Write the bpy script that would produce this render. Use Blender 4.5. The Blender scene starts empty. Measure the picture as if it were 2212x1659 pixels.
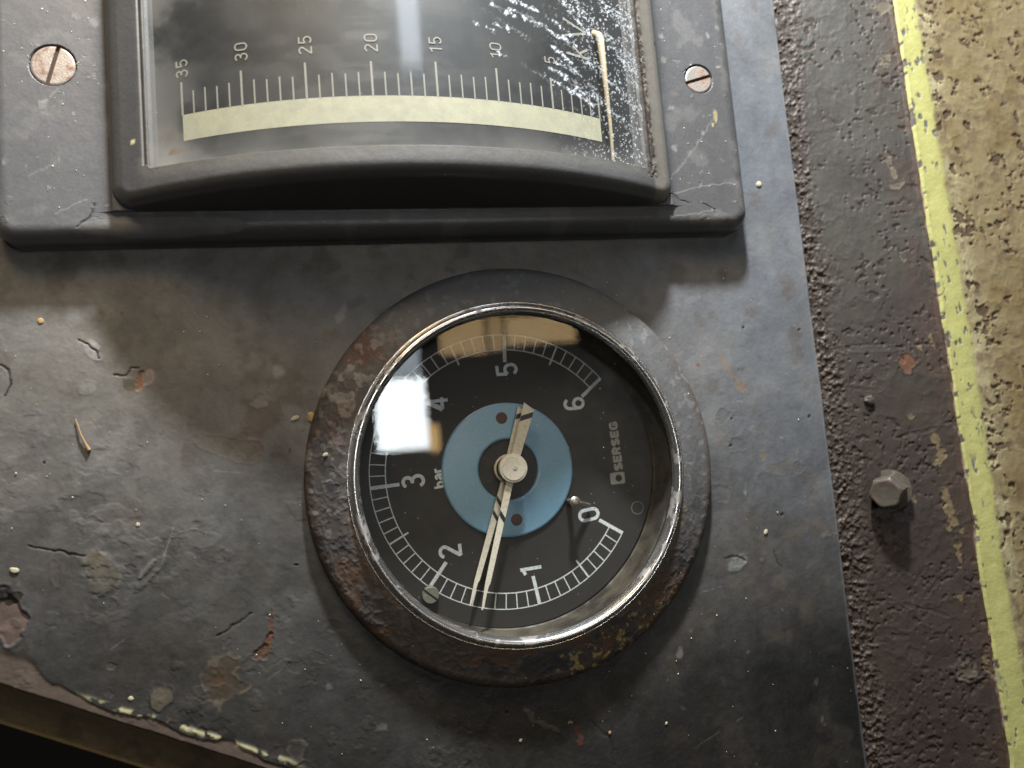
import bpy, math, random
import numpy as np
from mathutils import Matrix, Vector

# ------------------------------------------------------------------ camera, world, lamps, exposure
S = 0.001                                    # the script is written in millimetres; the scene is in metres
sc = bpy.context.scene
COL = sc.collection
R3 = np.array([[0.972915967504432, 0.06220821206716971, -0.2226312164237559],
               [-0.08482992703324077, 0.9919962415561551, -0.09352721645594607],
               [0.21503116903009725, 0.10987991213078203, 0.9704061012048931]])
CAM = np.array([-44.082489, 3.527420, 198.827760])
cam_d = bpy.data.cameras.new("camera"); cam = bpy.data.objects.new("camera", cam_d); COL.objects.link(cam)
cam.matrix_world = Matrix.Translation(Vector(CAM * S)) @ Matrix([list(r) for r in R3]).to_4x4()
cam_d.sensor_width = 36.0; cam_d.lens = 1650 / 2212 * 36.0
cam_d.clip_start = 0.005; cam_d.clip_end = 20
cam_d.dof.use_dof = True; cam_d.dof.focus_distance = 0.197; cam_d.dof.aperture_fstop = 9.0
sc.camera = cam

w = bpy.data.worlds.new("World"); sc.world = w; w.use_nodes = True
bg = w.node_tree.nodes["Background"]; bg.inputs[0].default_value = (0.30, 0.235, 0.15, 1); bg.inputs[1].default_value = 0.08

sc.view_settings.view_transform = 'Standard'; sc.view_settings.look = 'None'
sc.view_settings.gamma = 1; sc.view_settings.exposure = 0.0; sc.view_settings.use_curve_mapping = False
sc.render.engine = 'CYCLES'
sc.cycles.use_denoising = True
sc.cycles.max_bounces = 10; sc.cycles.transparent_max_bounces = 16
sc.cycles.sample_clamp_indirect = 6
sc.cycles.caustics_reflective = False; sc.cycles.caustics_refractive = False


def lamp(name, pos, target, power, sx, sy, color, shape='RECTANGLE', spread=math.pi, roll=0):
    d = bpy.data.lights.new(name, 'AREA'); d.shape = shape; d.size = sx * S; d.size_y = sy * S
    d.energy = power; d.color = color; d.spread = spread
    o = bpy.data.objects.new(name, d); COL.objects.link(o)
    z = (Vector(pos) - Vector(target)).normalized()
    y = Vector((0, 1, 0)); x = y.cross(z).normalized(); y = z.cross(x)
    m = Matrix((x, y, z)).transposed().to_4x4(); m.translation = Vector(pos) * S
    o.matrix_world = m @ Matrix.Rotation(roll, 4, 'Z')
    return o


def ray(u, v):
    """direction of the sight line through point u, v of the 2212 x 1659 picture"""
    d = R3 @ np.array([(u - 1106) / 1650, -(v - 829.5) / 1650, -1.0])
    return d / np.linalg.norm(d)


def bp(u, v, z=0.0):
    """where that sight line meets the level z (mm above the panel)"""
    d = ray(u, v); t = (z - CAM[2]) / d[2]
    return CAM + t * d


# key lamp: a bare work lamp above and a little to the right of the gauges
KEY = np.array([16.0, 362.0, 136.0])
lamp("key_lamp", KEY, (0, 20, 0), 4.6, 32, 32, (0.95, 0.98, 1.0), 'DISK')


def mirrored_lamp(name, u0, v0, u1, v1, dist, radiance, color, zg=8.6):
    """a ceiling window or added lamp whose reflection in the flat gauge glass fills that rectangle"""
    um, vm = (u0 + u1) / 2, (v0 + v1) / 2
    def hit(u, v):
        p = bp(u, v, zg); d = ray(u, v); d = np.array([d[0], d[1], -d[2]])
        return p + d * dist / d[2]
    c = hit(um, vm); sx = np.linalg.norm(hit(u1, vm) - hit(u0, vm)); sy = np.linalg.norm(hit(um, v1) - hit(um, v0))
    area = sx * sy * S * S
    return lamp(name, c, c - np.array([0, 0, 100.0]), radiance * math.pi * area, sx, sy, color)


mirrored_lamp("ceiling_window_lamp", 812, 816, 924, 972, 900, 38, (0.93, 0.98, 1.0))
mirrored_lamp("ceiling_window_lamp_dim", 770, 735, 908, 812, 960, 9, (0.80, 0.90, 1.0))
mirrored_lamp("warm_reflection_strip", 950, 680, 1048, 765, 1000, 7.5, (1.0, 0.66, 0.32))  # warm lamps added to make the orange reflections in the gauge glass
mirrored_lamp("warm_reflection_strip", 1055, 680, 1090, 755, 1000, 6.0, (1.0, 0.66, 0.32))
mirrored_lamp("warm_reflection_strip", 1096, 680, 1245, 740, 1000, 8, (1.0, 0.68, 0.34))
mirrored_lamp("warm_reflection_small", 928, 915, 950, 976, 1050, 14, (1.0, 0.62, 0.24))
# fluorescent tube whose streak shows in the curved window of the upper instrument
lamp("tube_lamp", (60, 760, 760), (-25, 95, 25), 1.7, 88, 480, (0.78, 0.88, 1.0))
# warm lamp added as fill light for the shadows
lamp("warm_fill_lamp", (-110, 320, 205), (0, 20, 0), 0.75, 120, 120, (1.0, 0.72, 0.40))

# ------------------------------------------------------------------ noise and grids
rng = np.random.default_rng(7)
random.seed(7)
_LAT = rng.random((256, 256)).astype(np.float32)


def vnoise(x, y, seed=0):
    x = np.asarray(x, dtype=np.float64) + seed * 17.37; y = np.asarray(y, dtype=np.float64) + seed * 9.71
    xi = np.floor(x).astype(int); yi = np.floor(y).astype(int)
    fx = x - xi; fy = y - yi
    fx = fx * fx * (3 - 2 * fx); fy = fy * fy * (3 - 2 * fy)
    a = _LAT[xi & 255, yi & 255]; b = _LAT[(xi + 1) & 255, yi & 255]
    c = _LAT[xi & 255, (yi + 1) & 255]; d = _LAT[(xi + 1) & 255, (yi + 1) & 255]
    return (a * (1 - fx) + b * fx) * (1 - fy) + (c * (1 - fx) + d * fx) * fy


def fbm(x, y, scale, octv=4, seed=0, gain=0.5):
    """0..1, features of about `scale` millimetres"""
    s = 0.0; amp = 1.0; tot = 0.0; f = 1.0 / scale
    for k in range(octv):
        s = s + amp * vnoise(x * f, y * f, seed + k * 3); tot += amp; amp *= gain; f *= 2.03
    return s / tot


def sstep(a, b, x):
    t = np.clip((x - a) / (b - a), 0, 1)
    return t * t * (3 - 2 * t)


def mesh_obj(name, verts, faces, mat, parent=None, smooth=False, colors=None, pars=None):
    me = bpy.data.meshes.new(name)
    v = np.asarray(verts, dtype=np.float32) * S
    if isinstance(faces, np.ndarray):
        n = len(faces); k = faces.shape[1]
        me.vertices.add(len(v)); me.vertices.foreach_set('co', v.ravel())
        me.loops.add(n * k); me.loops.foreach_set('vertex_index', faces.astype(np.int32).ravel())
        me.polygons.add(n); me.polygons.foreach_set('loop_start', np.arange(0, n * k, k, dtype=np.int32))
        me.update(calc_edges=True)
    else:
        me.from_pydata(v.tolist(), [], faces)
        me.update()
    me.validate()
    if smooth:
        me.polygons.foreach_set('use_smooth', np.ones(len(me.polygons), dtype=bool))
    for nm, arr in (('Col', colors), ('Par', pars)):
        if arr is not None:
            a = me.attributes.new(nm, 'FLOAT_COLOR', 'POINT')
            full = np.ones((len(v), 4), dtype=np.float32); full[:, :3] = arr
            a.data.foreach_set('color', full.ravel())
    if smooth and not isinstance(faces, np.ndarray): me.set_sharp_from_angle(angle=math.radians(38))
    me.materials.append(mat)
    o = bpy.data.objects.new(name, me); COL.objects.link(o)
    if parent is not None:
        o.parent = parent
    return o


class Field:
    """a height field on a grid that also carries base colour, roughness and grain"""
    def __init__(s, xs, ys, base, rough, grain=1.0):
        s.xs = np.asarray(xs, float)
        s.Y = np.asarray(ys, float) if np.ndim(ys) == 2 else np.repeat(np.asarray(ys, float)[:, None], len(xs), 1)
        s.X = np.repeat(s.xs[None, :], s.Y.shape[0], 0)
        s.Z = np.zeros_like(s.X)
        s.C = np.empty(s.X.shape + (3,)); s.C[:] = base
        s.Rg = np.full_like(s.X, rough); s.G = np.full_like(s.X, grain)
        s.k = 0

    def win(s, cx, r):
        i0, i1 = np.searchsorted(s.xs, [cx - r, cx + r]); return slice(max(i0, 0), max(i1, 1))

    def mix(s, m, col, rough=None, w=None):
        w = w if w is not None else slice(None)
        m3 = m[..., None]
        s.C[:, w] = s.C[:, w] * (1 - m3) + np.asarray(col) * m3
        if rough is not None:
            s.Rg[:, w] = s.Rg[:, w] * (1 - m) + rough * m

    def chip(s, cx, cy, a, b, ang, col, depth=0.12, rough=0.8, jag=0.5, lip=0.05, strength=1.0, soft=0.08, rim=None, colvar=0.25):
        s.k += 1
        r = max(a, b) * (1.6 + jag); w = s.win(cx, r)
        X = s.X[:, w]; Y = s.Y[:, w]
        if X.size == 0: return
        c, n = math.cos(ang), math.sin(ang)
        u = (X - cx) * c + (Y - cy) * n; v = -(X - cx) * n + (Y - cy) * c
        rho = np.sqrt((u / a) ** 2 + (v / b) ** 2)
        far = rho > 3.5
        q = rho + jag * (fbm(X, Y, max(a, b) * 0.8, 3, seed=s.k % 50) - 0.5) * 2.0 + 0.25 * jag * (fbm(X, Y, min(a, b) * 0.3 + .15, 2, seed=s.k % 31 + 5) - 0.5)
        m = (1 - sstep(1 - soft, 1 + soft, q)) * strength; m[far] = 0
        var = 1 + colvar * (fbm(X, Y, min(a, b) * 0.6 + .2, 3, seed=s.k % 23) - 0.5) * 2
        m3 = m[..., None]
        s.C[:, w] = s.C[:, w] * (1 - m3) + (np.asarray(col) * var[..., None]) * m3
        s.Rg[:, w] = s.Rg[:, w] * (1 - m) + rough * m
        ring = np.exp(-((q - 1.08) / 0.12) ** 2); ring[far] = 0
        s.Z[:, w] += -depth * m + lip * ring
        if rim is not None:
            rr = ring * (sstep(0.35, 0.6, fbm(X, Y, max(a, b) * .5, 2, seed=s.k % 17)))
            s.C[:, w] = s.C[:, w] * (1 - rr[..., None]) + np.asarray(rim) * rr[..., None]

    def stroke(s, pts, width, col, depth=0.0, rough=None, wob=0.4, strength=1.0):
        """a crack, scratch or streak along a polyline"""
        s.k += 1
        pts = np.asarray(pts, float)
        cx = pts[:, 0].mean(); r = np.abs(pts[:, 0] - cx).max() + 2 + width
        w = s.win(cx, r); X = s.X[:, w]; Y = s.Y[:, w]
        if X.size == 0: return
        X2 = X + wob * (fbm(X, Y, 1.6, 3, seed=s.k % 29) - .5) * 2; Y2 = Y + wob * (fbm(X, Y, 1.6, 3, seed=s.k % 29 + 7) - .5) * 2
        d = np.full(X.shape, 1e9)
        for p, q in zip(pts[:-1], pts[1:]):
            e = q - p; L = e @ e + 1e-9
            t = np.clip(((X2 - p[0]) * e[0] + (Y2 - p[1]) * e[1]) / L, 0, 1)
            d = np.minimum(d, np.hypot(X2 - p[0] - t * e[0], Y2 - p[1] - t * e[1]))
        m = (1 - sstep(width * .35, width * .75, d)) * strength
        m3 = m[..., None]
        s.C[:, w] = s.C[:, w] * (1 - m3) + np.asarray(col) * m3
        if rough is not None: s.Rg[:, w] = s.Rg[:, w] * (1 - m) + rough * m
        s.Z[:, w] -= depth * m

    def build(s, name, mat, parent=None, keep=None, P=None, wrap=False):
        ny, nx = s.X.shape
        if P is None:
            P = np.stack([s.X, s.Y, s.Z], -1)
        idx = np.arange(ny * nx).reshape(ny, nx)
        if wrap:
            idx = np.concatenate([idx, idx[:, :1]], 1)
        f = np.stack([idx[:-1, :-1], idx[:-1, 1:], idx[1:, 1:], idx[1:, :-1]], -1).reshape(-1, 4)
        if keep is not None:
            f = f[keep[:-1, :-1].reshape(-1)]
        par = np.stack([s.Rg, s.G, s.G * 0], -1)
        return mesh_obj(name, P.reshape(-1, 3), f, mat, parent, True, np.clip(s.C, 0, 1).reshape(-1, 3), par.reshape(-1, 3))


# ------------------------------------------------------------------ materials
def new_mat(name):
    m = bpy.data.materials.new(name); m.use_nodes = True
    nt = m.node_tree; nt.nodes.clear()
    out = nt.nodes.new('ShaderNodeOutputMaterial')
    return m, nt, out


def N(nt, t, **kw):
    n = nt.nodes.new(t)
    for k, v in kw.items(): setattr(n, k, v)
    return n


def mm_coords(nt):
    tc = N(nt, 'ShaderNodeTexCoord'); mp = N(nt, 'ShaderNodeMapping'); mp.inputs['Scale'].default_value = (1000, 1000, 1000)
    nt.links.new(tc.outputs['Object'], mp.inputs['Vector']); return mp.outputs['Vector']


def noise(nt, vec, scale, detail=4, rough=0.5):
    n = N(nt, 'ShaderNodeTexNoise'); n.inputs['Scale'].default_value = scale; n.inputs['Detail'].default_value = detail
    n.inputs['Roughness'].default_value = rough; nt.links.new(vec, n.inputs['Vector']); return n.outputs['Fac']


def ramp(nt, src, stops):
    r = N(nt, 'ShaderNodeValToRGB'); e = r.color_ramp.elements
    while len(e) < len(stops): e.new(0.5)
    for el, (p, c) in zip(e, stops):
        el.position = p; el.color = (c, c, c, 1) if not isinstance(c, tuple) else (*c, 1)
    nt.links.new(src, r.inputs[0]); return r.outputs[0]


def math_(nt, op, a, b=None, c=None):
    n = N(nt, 'ShaderNodeMath', operation=op)
    for i, v in enumerate((a, b, c)):
        if v is None: continue
        if isinstance(v, (int, float)): n.inputs[i].default_value = v
        else: nt.links.new(v, n.inputs[i])
    return n.outputs[0]


def mixc(nt, fac, a, b, mode='MIX'):
    n = N(nt, 'ShaderNodeMix', data_type='RGBA', blend_type=mode)
    for i, v in ((0, fac), (6, a), (7, b)):
        if isinstance(v, (int, float)): n.inputs[i].default_value = v
        elif isinstance(v, tuple): n.inputs[i].default_value = (*v, 1)
        else: nt.links.new(v, n.inputs[i])
    return n.outputs[2]


def worn_paint(name, bump=0.05, fine=2.2, var=0.22, spec=0.5, speck=0.0, metallic=0.0):
    """painted metal whose wear is carried by the mesh (Col, Par) with noise for the grain"""
    m, nt, out = new_mat(name); L = nt.links
    b = N(nt, 'ShaderNodeBsdfPrincipled'); L.new(b.outputs[0], out.inputs[0])
    at = N(nt, 'ShaderNodeAttribute', attribute_name='Col'); pr = N(nt, 'ShaderNodeAttribute', attribute_name='Par')
    sp = N(nt, 'ShaderNodeSeparateColor'); L.new(pr.outputs['Color'], sp.inputs[0])
    v = mm_coords(nt)
    n1 = noise(nt, v, fine, 5, 0.6); n2 = noise(nt, v, 0.25, 4, 0.55)
    k = math_(nt, 'ADD', math_(nt, 'MULTIPLY', math_(nt, 'SUBTRACT', n1, 0.5), var * 1.6), math_(nt, 'MULTIPLY', math_(nt, 'SUBTRACT', n2, 0.5), var * 1.6))
    k = math_(nt, 'ADD', k, 1.0)
    col = mixc(nt, 1.0, at.outputs['Color'], k, 'MULTIPLY')
    if speck:
        vo = N(nt, 'ShaderNodeTexVoronoi'); vo.inputs['Scale'].default_value = 0.45; L.new(v, vo.inputs['Vector'])
        sz = math_(nt, 'MULTIPLY', noise(nt, v, 0.12, 2), 0.13)
        msk = math_(nt, 'MULTIPLY', math_(nt, 'LESS_THAN', vo.outputs['Distance'], math_(nt, 'SUBTRACT', sz, 0.035)), speck)
        col = mixc(nt, msk, col, (0.42, 0.40, 0.33))
    L.new(col, b.inputs['Base Color'])
    r = math_(nt, 'ADD', sp.outputs[0], math_(nt, 'MULTIPLY', math_(nt, 'SUBTRACT', n1, 0.5), 0.35)); L.new(r, b.inputs['Roughness'])
    b.inputs['Specular IOR Level'].default_value = spec; b.inputs['Metallic'].default_value = metallic
    h = math_(nt, 'ADD', n1, math_(nt, 'MULTIPLY', noise(nt, v, fine * .35, 3, .5), 1.6))
    bm = N(nt, 'ShaderNodeBump'); bm.inputs['Distance'].default_value = bump * S
    L.new(math_(nt, 'MULTIPLY', sp.outputs[1], 0.9), bm.inputs['Strength']); L.new(h, bm.inputs['Height']); L.new(bm.outputs[0], b.inputs['Normal'])
    return m


def simple(name, col, rough=0.5, metal=0.0, spec=0.5, bump=0.0, scale=2.0, dirt=None, dirt_at=(0.5, 0.65), dirt_scale=1.0, dirt_rough=0.8):
    m, nt, out = new_mat(name); L = nt.links
    b = N(nt, 'ShaderNodeBsdfPrincipled'); L.new(b.outputs[0], out.inputs[0])
    v = mm_coords(nt); n1 = noise(nt, v, scale, 5, 0.6)
    k = math_(nt, 'ADD', math_(nt, 'MULTIPLY', math_(nt, 'SUBTRACT', n1, 0.5), 0.4), 1.0)
    c = mixc(nt, 1.0, (*col,), k, 'MULTIPLY')
    b.inputs['Roughness'].default_value = rough; b.inputs['Metallic'].default_value = metal; b.inputs['Specular IOR Level'].default_value = spec
    if dirt is not None:
        n2 = noise(nt, v, dirt_scale, 6, 0.65); f = ramp(nt, n2, [(dirt_at[0], 0.0), (dirt_at[1], 1.0)])
        c = mixc(nt, f, c, dirt)
        L.new(math_(nt, 'ADD', math_(nt, 'MULTIPLY', f, dirt_rough - rough), rough), b.inputs['Roughness'])
        if metal: L.new(math_(nt, 'MULTIPLY', math_(nt, 'SUBTRACT', 1.0, f), metal), b.inputs['Metallic'])
    L.new(c, b.inputs['Base Color'])
    if bump:
        bm = N(nt, 'ShaderNodeBump'); bm.inputs['Distance'].default_value = bump * S; L.new(n1, bm.inputs['Height']); L.new(bm.outputs[0], b.inputs['Normal'])
    return m


def glass_mat(name, rough, dust_col, speck=0.5, attr=False, film=0.02, refl=1.0):
    """thin clear glass: fresnel reflection over clear transmission, with dust lying on it"""
    m, nt, out = new_mat(name); L = nt.links
    tr = N(nt, 'ShaderNodeBsdfTransparent'); tr.inputs[0].default_value = (0.97, 0.98, 0.98, 1)
    gl = N(nt, 'ShaderNodeBsdfGlossy'); gl.inputs['Roughness'].default_value = rough
    fr = N(nt, 'ShaderNodeFresnel'); fr.inputs['IOR'].default_value = 1.5
    geo = N(nt, 'ShaderNodeNewGeometry'); front = math_(nt, 'SUBTRACT', 1.0, geo.outputs['Backfacing'])
    ms = N(nt, 'ShaderNodeMixShader'); L.new(math_(nt, 'MULTIPLY', math_(nt, 'MULTIPLY', fr.outputs[0], refl), front), ms.inputs[0]); L.new(tr.outputs[0], ms.inputs[1]); L.new(gl.outputs[0], ms.inputs[2])
    df = N(nt, 'ShaderNodeBsdfDiffuse'); df.inputs[0].default_value = (*dust_col, 1)
    v = mm_coords(nt)
    vo = N(nt, 'ShaderNodeTexVoronoi'); vo.inputs['Scale'].default_value = 0.55; L.new(v, vo.inputs['Vector'])
    thr = math_(nt, 'SUBTRACT', math_(nt, 'MULTIPLY', noise(nt, v, 0.15, 2), 0.16), 0.045)
    pin = math_(nt, 'MULTIPLY', math_(nt, 'LESS_THAN', vo.outputs['Distance'], thr), speck)
    filmn = math_(nt, 'MULTIPLY', noise(nt, v, 0.3, 6, 0.7), film * 2)
    dust = math_(nt, 'ADD', pin, filmn)
    if attr:
        at = N(nt, 'ShaderNodeAttribute', attribute_name='Par'); sp = N(nt, 'ShaderNodeSeparateColor'); L.new(at.outputs['Color'], sp.inputs[0])
        dust = math_(nt, 'ADD', dust, sp.outputs[0])
        ca = N(nt, 'ShaderNodeAttribute', attribute_name='Col'); L.new(ca.outputs['Color'], df.inputs[0])
    dust = math_(nt, 'MULTIPLY', math_(nt, 'MINIMUM', dust, 0.97), front)
    m2 = N(nt, 'ShaderNodeMixShader'); L.new(dust, m2.inputs[0]); L.new(ms.outputs[0], m2.inputs[1]); L.new(df.outputs[0], m2.inputs[2])
    L.new(m2.outputs[0], out.inputs[0])
    return m


M = {}
M['panel'] = worn_paint('grey_panel_paint', bump=0.05, fine=1.1, var=0.22, spec=0.32, speck=0.0)
M['housing'] = worn_paint('grey_housing_paint', bump=0.035, fine=1.4, var=0.14, spec=0.5)
M['ring'] = worn_paint('chipped_black_paint', bump=0.06, fine=1.6, var=0.30, spec=0.38)
M['brown'] = worn_paint('brown_plate_paint', bump=0.06, fine=1.3, var=0.34, spec=0.36)
M['yellow'] = worn_paint('yellow_post_paint', bump=0.08, fine=1.2, var=0.18, spec=0.35)
M['chrome'] = simple('worn_chrome', (0.60, 0.59, 0.58), 0.24, 0.95, dirt=(0.11, 0.075, 0.045), dirt_at=(0.54, 0.74), dirt_scale=0.16, bump=0.0, scale=1.2)
M['case'] = simple('case_wall_paint', (0.10, 0.085, 0.06), 0.5, 0.0, dirt=(0.018, 0.012, 0.007), dirt_at=(0.38, 0.56), dirt_scale=0.06)
M['dial'] = simple('matt_black_dial', (0.030, 0.027, 0.025), 0.62, spec=0.35, bump=0.01, scale=4)
M['blue'] = simple('blue_enamel', (0.165, 0.32, 0.455), 0.30, spec=0.5, bump=0.012, scale=1.2, dirt=(0.17, 0.33, 0.46), dirt_at=(0.5, 0.9), dirt_scale=0.4, dirt_rough=0.5)
M['print'] = simple('grey_white_print', (0.66, 0.69, 0.70), 0.6, dirt=(0.30, 0.31, 0.31), dirt_at=(0.45, 0.75), dirt_scale=1.5)
M['makerprint'] = simple('faded_print', (0.30, 0.30, 0.29), 0.6, dirt=(0.12, 0.12, 0.115), dirt_at=(0.5, 0.8), dirt_scale=2)
M['needle'] = simple('cream_needle_paint', (0.70, 0.64, 0.52), 0.55, dirt=(0.36, 0.30, 0.22), dirt_at=(0.5, 0.85), dirt_scale=1.2)
M['black'] = simple('black_stripe_paint', (0.012, 0.012, 0.014), 0.5)
M['rivet'] = simple('brown_rivet', (0.085, 0.038, 0.028), 0.6, bump=0.03, scale=3)
M['steel'] = simple('dull_steel', (0.42, 0.39, 0.34), 0.35, 0.85, dirt=(0.10, 0.07, 0.045), dirt_at=(0.5, 0.75), dirt_scale=1.0, bump=0.02)
M['olive'] = simple('dull_olive_screw', (0.17, 0.165, 0.13), 0.5, 0.2, bump=0.02)
M['screw'] = simple('rusty_screw_steel', (0.36, 0.335, 0.31), 0.42, 0.55, dirt=(0.17, 0.085, 0.04), dirt_at=(0.47, 0.66), dirt_scale=0.45, bump=0.08, scale=2.2)
M['slot'] = simple('rusty_slot', (0.055, 0.028, 0.016), 0.9)
M['bolt'] = simple('painted_bolt', (0.070, 0.064, 0.054), 0.34, 0.0, dirt=(0.10, 0.06, 0.04), dirt_at=(0.5, 0.7), dirt_scale=0.5, bump=0.05, scale=1.2)
M['scale'] = simple('dark_scale_plate', (0.013, 0.014, 0.017), 0.5)
M['lume'] = simple('cream_scale_band', (0.42, 0.40, 0.285), 0.6, dirt=(0.31, 0.30, 0.225), dirt_at=(0.4, 0.8), dirt_scale=0.3)
M['tick'] = simple('old_white_tick', (0.27, 0.26, 0.225), 0.6)
M['tan_needle'] = simple('tan_needle_paint', (0.42, 0.33, 0.20), 0.6, dirt=(0.30, 0.28, 0.22), dirt_at=(0.45, 0.7), dirt_scale=0.4)
M['twig'] = simple('dry_straw', (0.30, 0.19, 0.09), 0.7)
M['flake'] = simple('cream_flake', (0.42, 0.38, 0.27), 0.7)
M['amberflake'] = simple('amber_flake', (0.36, 0.23, 0.10), 0.6)
M['dust'] = simple('pale_dust', (0.55, 0.52, 0.42), 0.9)
M['glass'] = glass_mat('gauge_glass_material', 0.012, (0.55, 0.54, 0.50), 0.8, film=0.014)
M['drumglass'] = glass_mat('window_glass_material', 0.085, (0.5, 0.5, 0.47), 0.5, attr=True, film=0.03)
M['rail'] = worn_paint('brown_rail_paint', bump=0.1, fine=1.0, var=0.3, spec=0.4)
M['dark'] = simple('dark_cabinet', (0.012, 0.010, 0.007), 0.9)


def thing(name, label, cat, loc=(0, 0, 0), group=None):
    o = bpy.data.objects.new(name, None); COL.objects.link(o); o.location = Vector(loc) * S
    o.empty_display_size = 0.01
    o['label'] = label; o['category'] = cat
    if group: o['group'] = group
    return o


def tag(o, label, cat, group=None):
    o['label'] = label; o['category'] = cat
    if group: o['group'] = group
    return o


# ------------------------------------------------------------------ panel plate
GREY = np.array([0.140, 0.135, 0.127])
PX1 = 94.45
xs = np.concatenate([np.linspace(-300, -142, 60), np.linspace(-140, PX1, 790)])
def pan_low(x):
    return np.maximum(-112, -37.8 + (x + 122.05) * (-64.83 + 37.81) / (-67.76 + 122.05) + 0.25 * (fbm(x, x * 0, 4, 3, 4) - .5))
lo = pan_low(xs); t = np.linspace(0, 1, 860) ** 1.0
Y = lo[None, :] + (145 - lo)[None, :] * t[:, None]
# hold the resolution where the plate is seen
F = Field(xs, Y, GREY, 0.46)
X = F.X; Y = F.Y
big = fbm(X, Y, 45, 4, 1); mid = fbm(X, Y, 11, 4, 2); sm = fbm(X, Y, 3.0, 4, 3)
low = sstep(-20, -90, Y)
F.mix(sstep(20, 75, X + 12 * (big - .5)) * .85, (0.110, 0.121, 0.138))
F.mix(sstep(0.45, 0.75, big) * 0.40, (0.105, 0.101, 0.098))
F.mix(sstep(0.50, 0.72, mid) * 0.35, (0.165, 0.163, 0.158))
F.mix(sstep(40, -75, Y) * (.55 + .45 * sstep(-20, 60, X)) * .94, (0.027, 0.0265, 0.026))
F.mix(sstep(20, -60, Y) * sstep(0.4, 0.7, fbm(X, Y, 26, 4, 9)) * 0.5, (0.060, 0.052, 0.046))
low_dark = sstep(-35, -80, Y + 14 * (mid - .5)) * sstep(-40, 50, X + 20 * (big - .5)) + .35 * sstep(-25, -75, Y + 10 * (mid - .5))
F.mix(sstep(0.58, 0.74, fbm(X, Y, 7, 5, 12)) * .5, (0.08, 0.068, 0.056), 0.6)
# vertical soft wipe marks
F.mix(sstep(0.52, 0.75, fbm(X * 5, Y * 0.5, 22, 4, 21)) * 0.05, (0.15, 0.152, 0.156))
F.Z += 0.55 * (fbm(X, Y, 30, 3, 5) - .5) + 0.20 * (mid - .5)
left = sstep(10, -30, X) * sstep(30, -10, Y)
rough_zone = left * sstep(0.42, 0.62, fbm(X, Y, 20, 3, 8)) + sstep(-75, -95, Y) * sstep(30, -60, X)
rough_zone = np.clip(rough_zone, 0, 1)
wr = fbm(X + 2 * sm, Y + 2 * mid, 3.4, 4, 14)
terr = sstep(.500, .512, fbm(X + 1.5 * sm, Y, 9, 5, 16)) * .07 + sstep(.555, .565, fbm(X, Y, 5, 5, 17)) * .06 - sstep(.60, .61, fbm(X, Y, 4, 5, 18)) * .08
F.Z += terr * (.25 + rough_zone)
F.C *= (1 + 1.6 * terr * (.2 + rough_zone))[..., None]
F.Z += (0.15 + 0.6 * rough_zone) * 0.15 * (1 - np.abs(wr * 2 - 1)) ** 2
F.Z += 0.10 * (0.4 + rough_zone) * (sm - .5)
F.Rg += 0.12 * rough_zone + 0.25 * (mid - .5)
def at(u, v, z=0.0):
    p = bp(u, v, z); return p[0], p[1]
RUST = (0.14, 0.072, 0.042); PINK = (0.19, 0.135, 0.11); TAN = (0.17, 0.135, 0.085); CREAM = (0.55, 0.50, 0.30)
def chip_px(u, v, a, b, deg, col, **k):
    x, y = at(u, v); F.chip(x, y, a / 8.2, b / 8.2, math.radians(deg), col, **k)
chip_px(303, 822, 10, 19, -15, (0.22, 0.12, 0.08), depth=.25, lip=.12)
chip_px(318, 815, 11, 17, -20, (0.24, 0.21, 0.20), depth=.05)
chip_px(279, 830, 14, 13, 0, (0.095, 0.085, 0.065), depth=.03, lip=.02)
chip_px(20, 1335, 26, 42, 10, PINK, depth=.3, lip=.14, rim=(0.02, 0.02, 0.02))
chip_px(30, 1295, 16, 10, 30, (0.03, 0.025, 0.02), depth=.1)
chip_px(222, 1240, 27, 38, 15, (0.125, 0.115, 0.090), depth=-.10, lip=.09, rim=(0.20, 0.19, 0.15))
chip_px(208, 1205, 11, 14, 0, (0.14, 0.12, 0.085), depth=.05)
chip_px(325, 1237, 34, 11, 48, (0.12, 0.12, 0.115), depth=-.22, lip=.12)
chip_px(318, 1228, 22, 5, 48, (0.18, 0.17, 0.155), depth=-.22)
chip_px(577, 1392, 9, 24, -18, RUST, depth=.22, lip=.10)
chip_px(562, 1408, 18, 8, 35, (0.14, 0.078, 0.050), depth=.22, lip=.08)
chip_px(586, 1345, 3, 24, -4, RUST, depth=.12)
chip_px(478, 1462, 34, 36, 30, (0.125, 0.092, 0.058), depth=.1, jag=.8, strength=.75, soft=.3, rim=(0.22, 0.19, 0.14))
chip_px(470, 1470, 14, 16, 0, (0.18, 0.105, 0.05), depth=.08, jag=.8, strength=.6, soft=.4)
chip_px(348, 1508, 22, 17, 25, (0.155, 0.130, 0.090), depth=-.1, lip=.1, rim=(0.03, 0.03, 0.03))
chip_px(640, 1625, 16, 20, -20, (0.13, 0.11, 0.09), depth=-.08, lip=.15, rim=(0.22, 0.20, 0.16))
chip_px(240, 1440, 9, 7, 0, (0.10, 0.09, 0.075), depth=.08)
chip_px(120, 1235, 9, 30, 5, (0.11, 0.095, 0.08), depth=.05, strength=.6)
chip_px(200, 760, 22, 9, -50, (0.20, 0.20, 0.205), depth=-.05, strength=.7)
chip_px(205, 745, 14, 5, -45, (0.22, 0.22, 0.225), depth=-.08, strength=.8)
chip_px(188, 838, 14, 12, 0, (0.18, 0.178, 0.17), depth=-.04, strength=.6)
chip_px(565, 905, 45, 28, 60, (0.085, 0.062, 0.052), depth=.04, jag=.9, strength=.5, soft=.35)
chip_px(535, 965, 42, 18, -30, (0.10, 0.068, 0.055), depth=.03, jag=.9, strength=.4, soft=.4)
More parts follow.
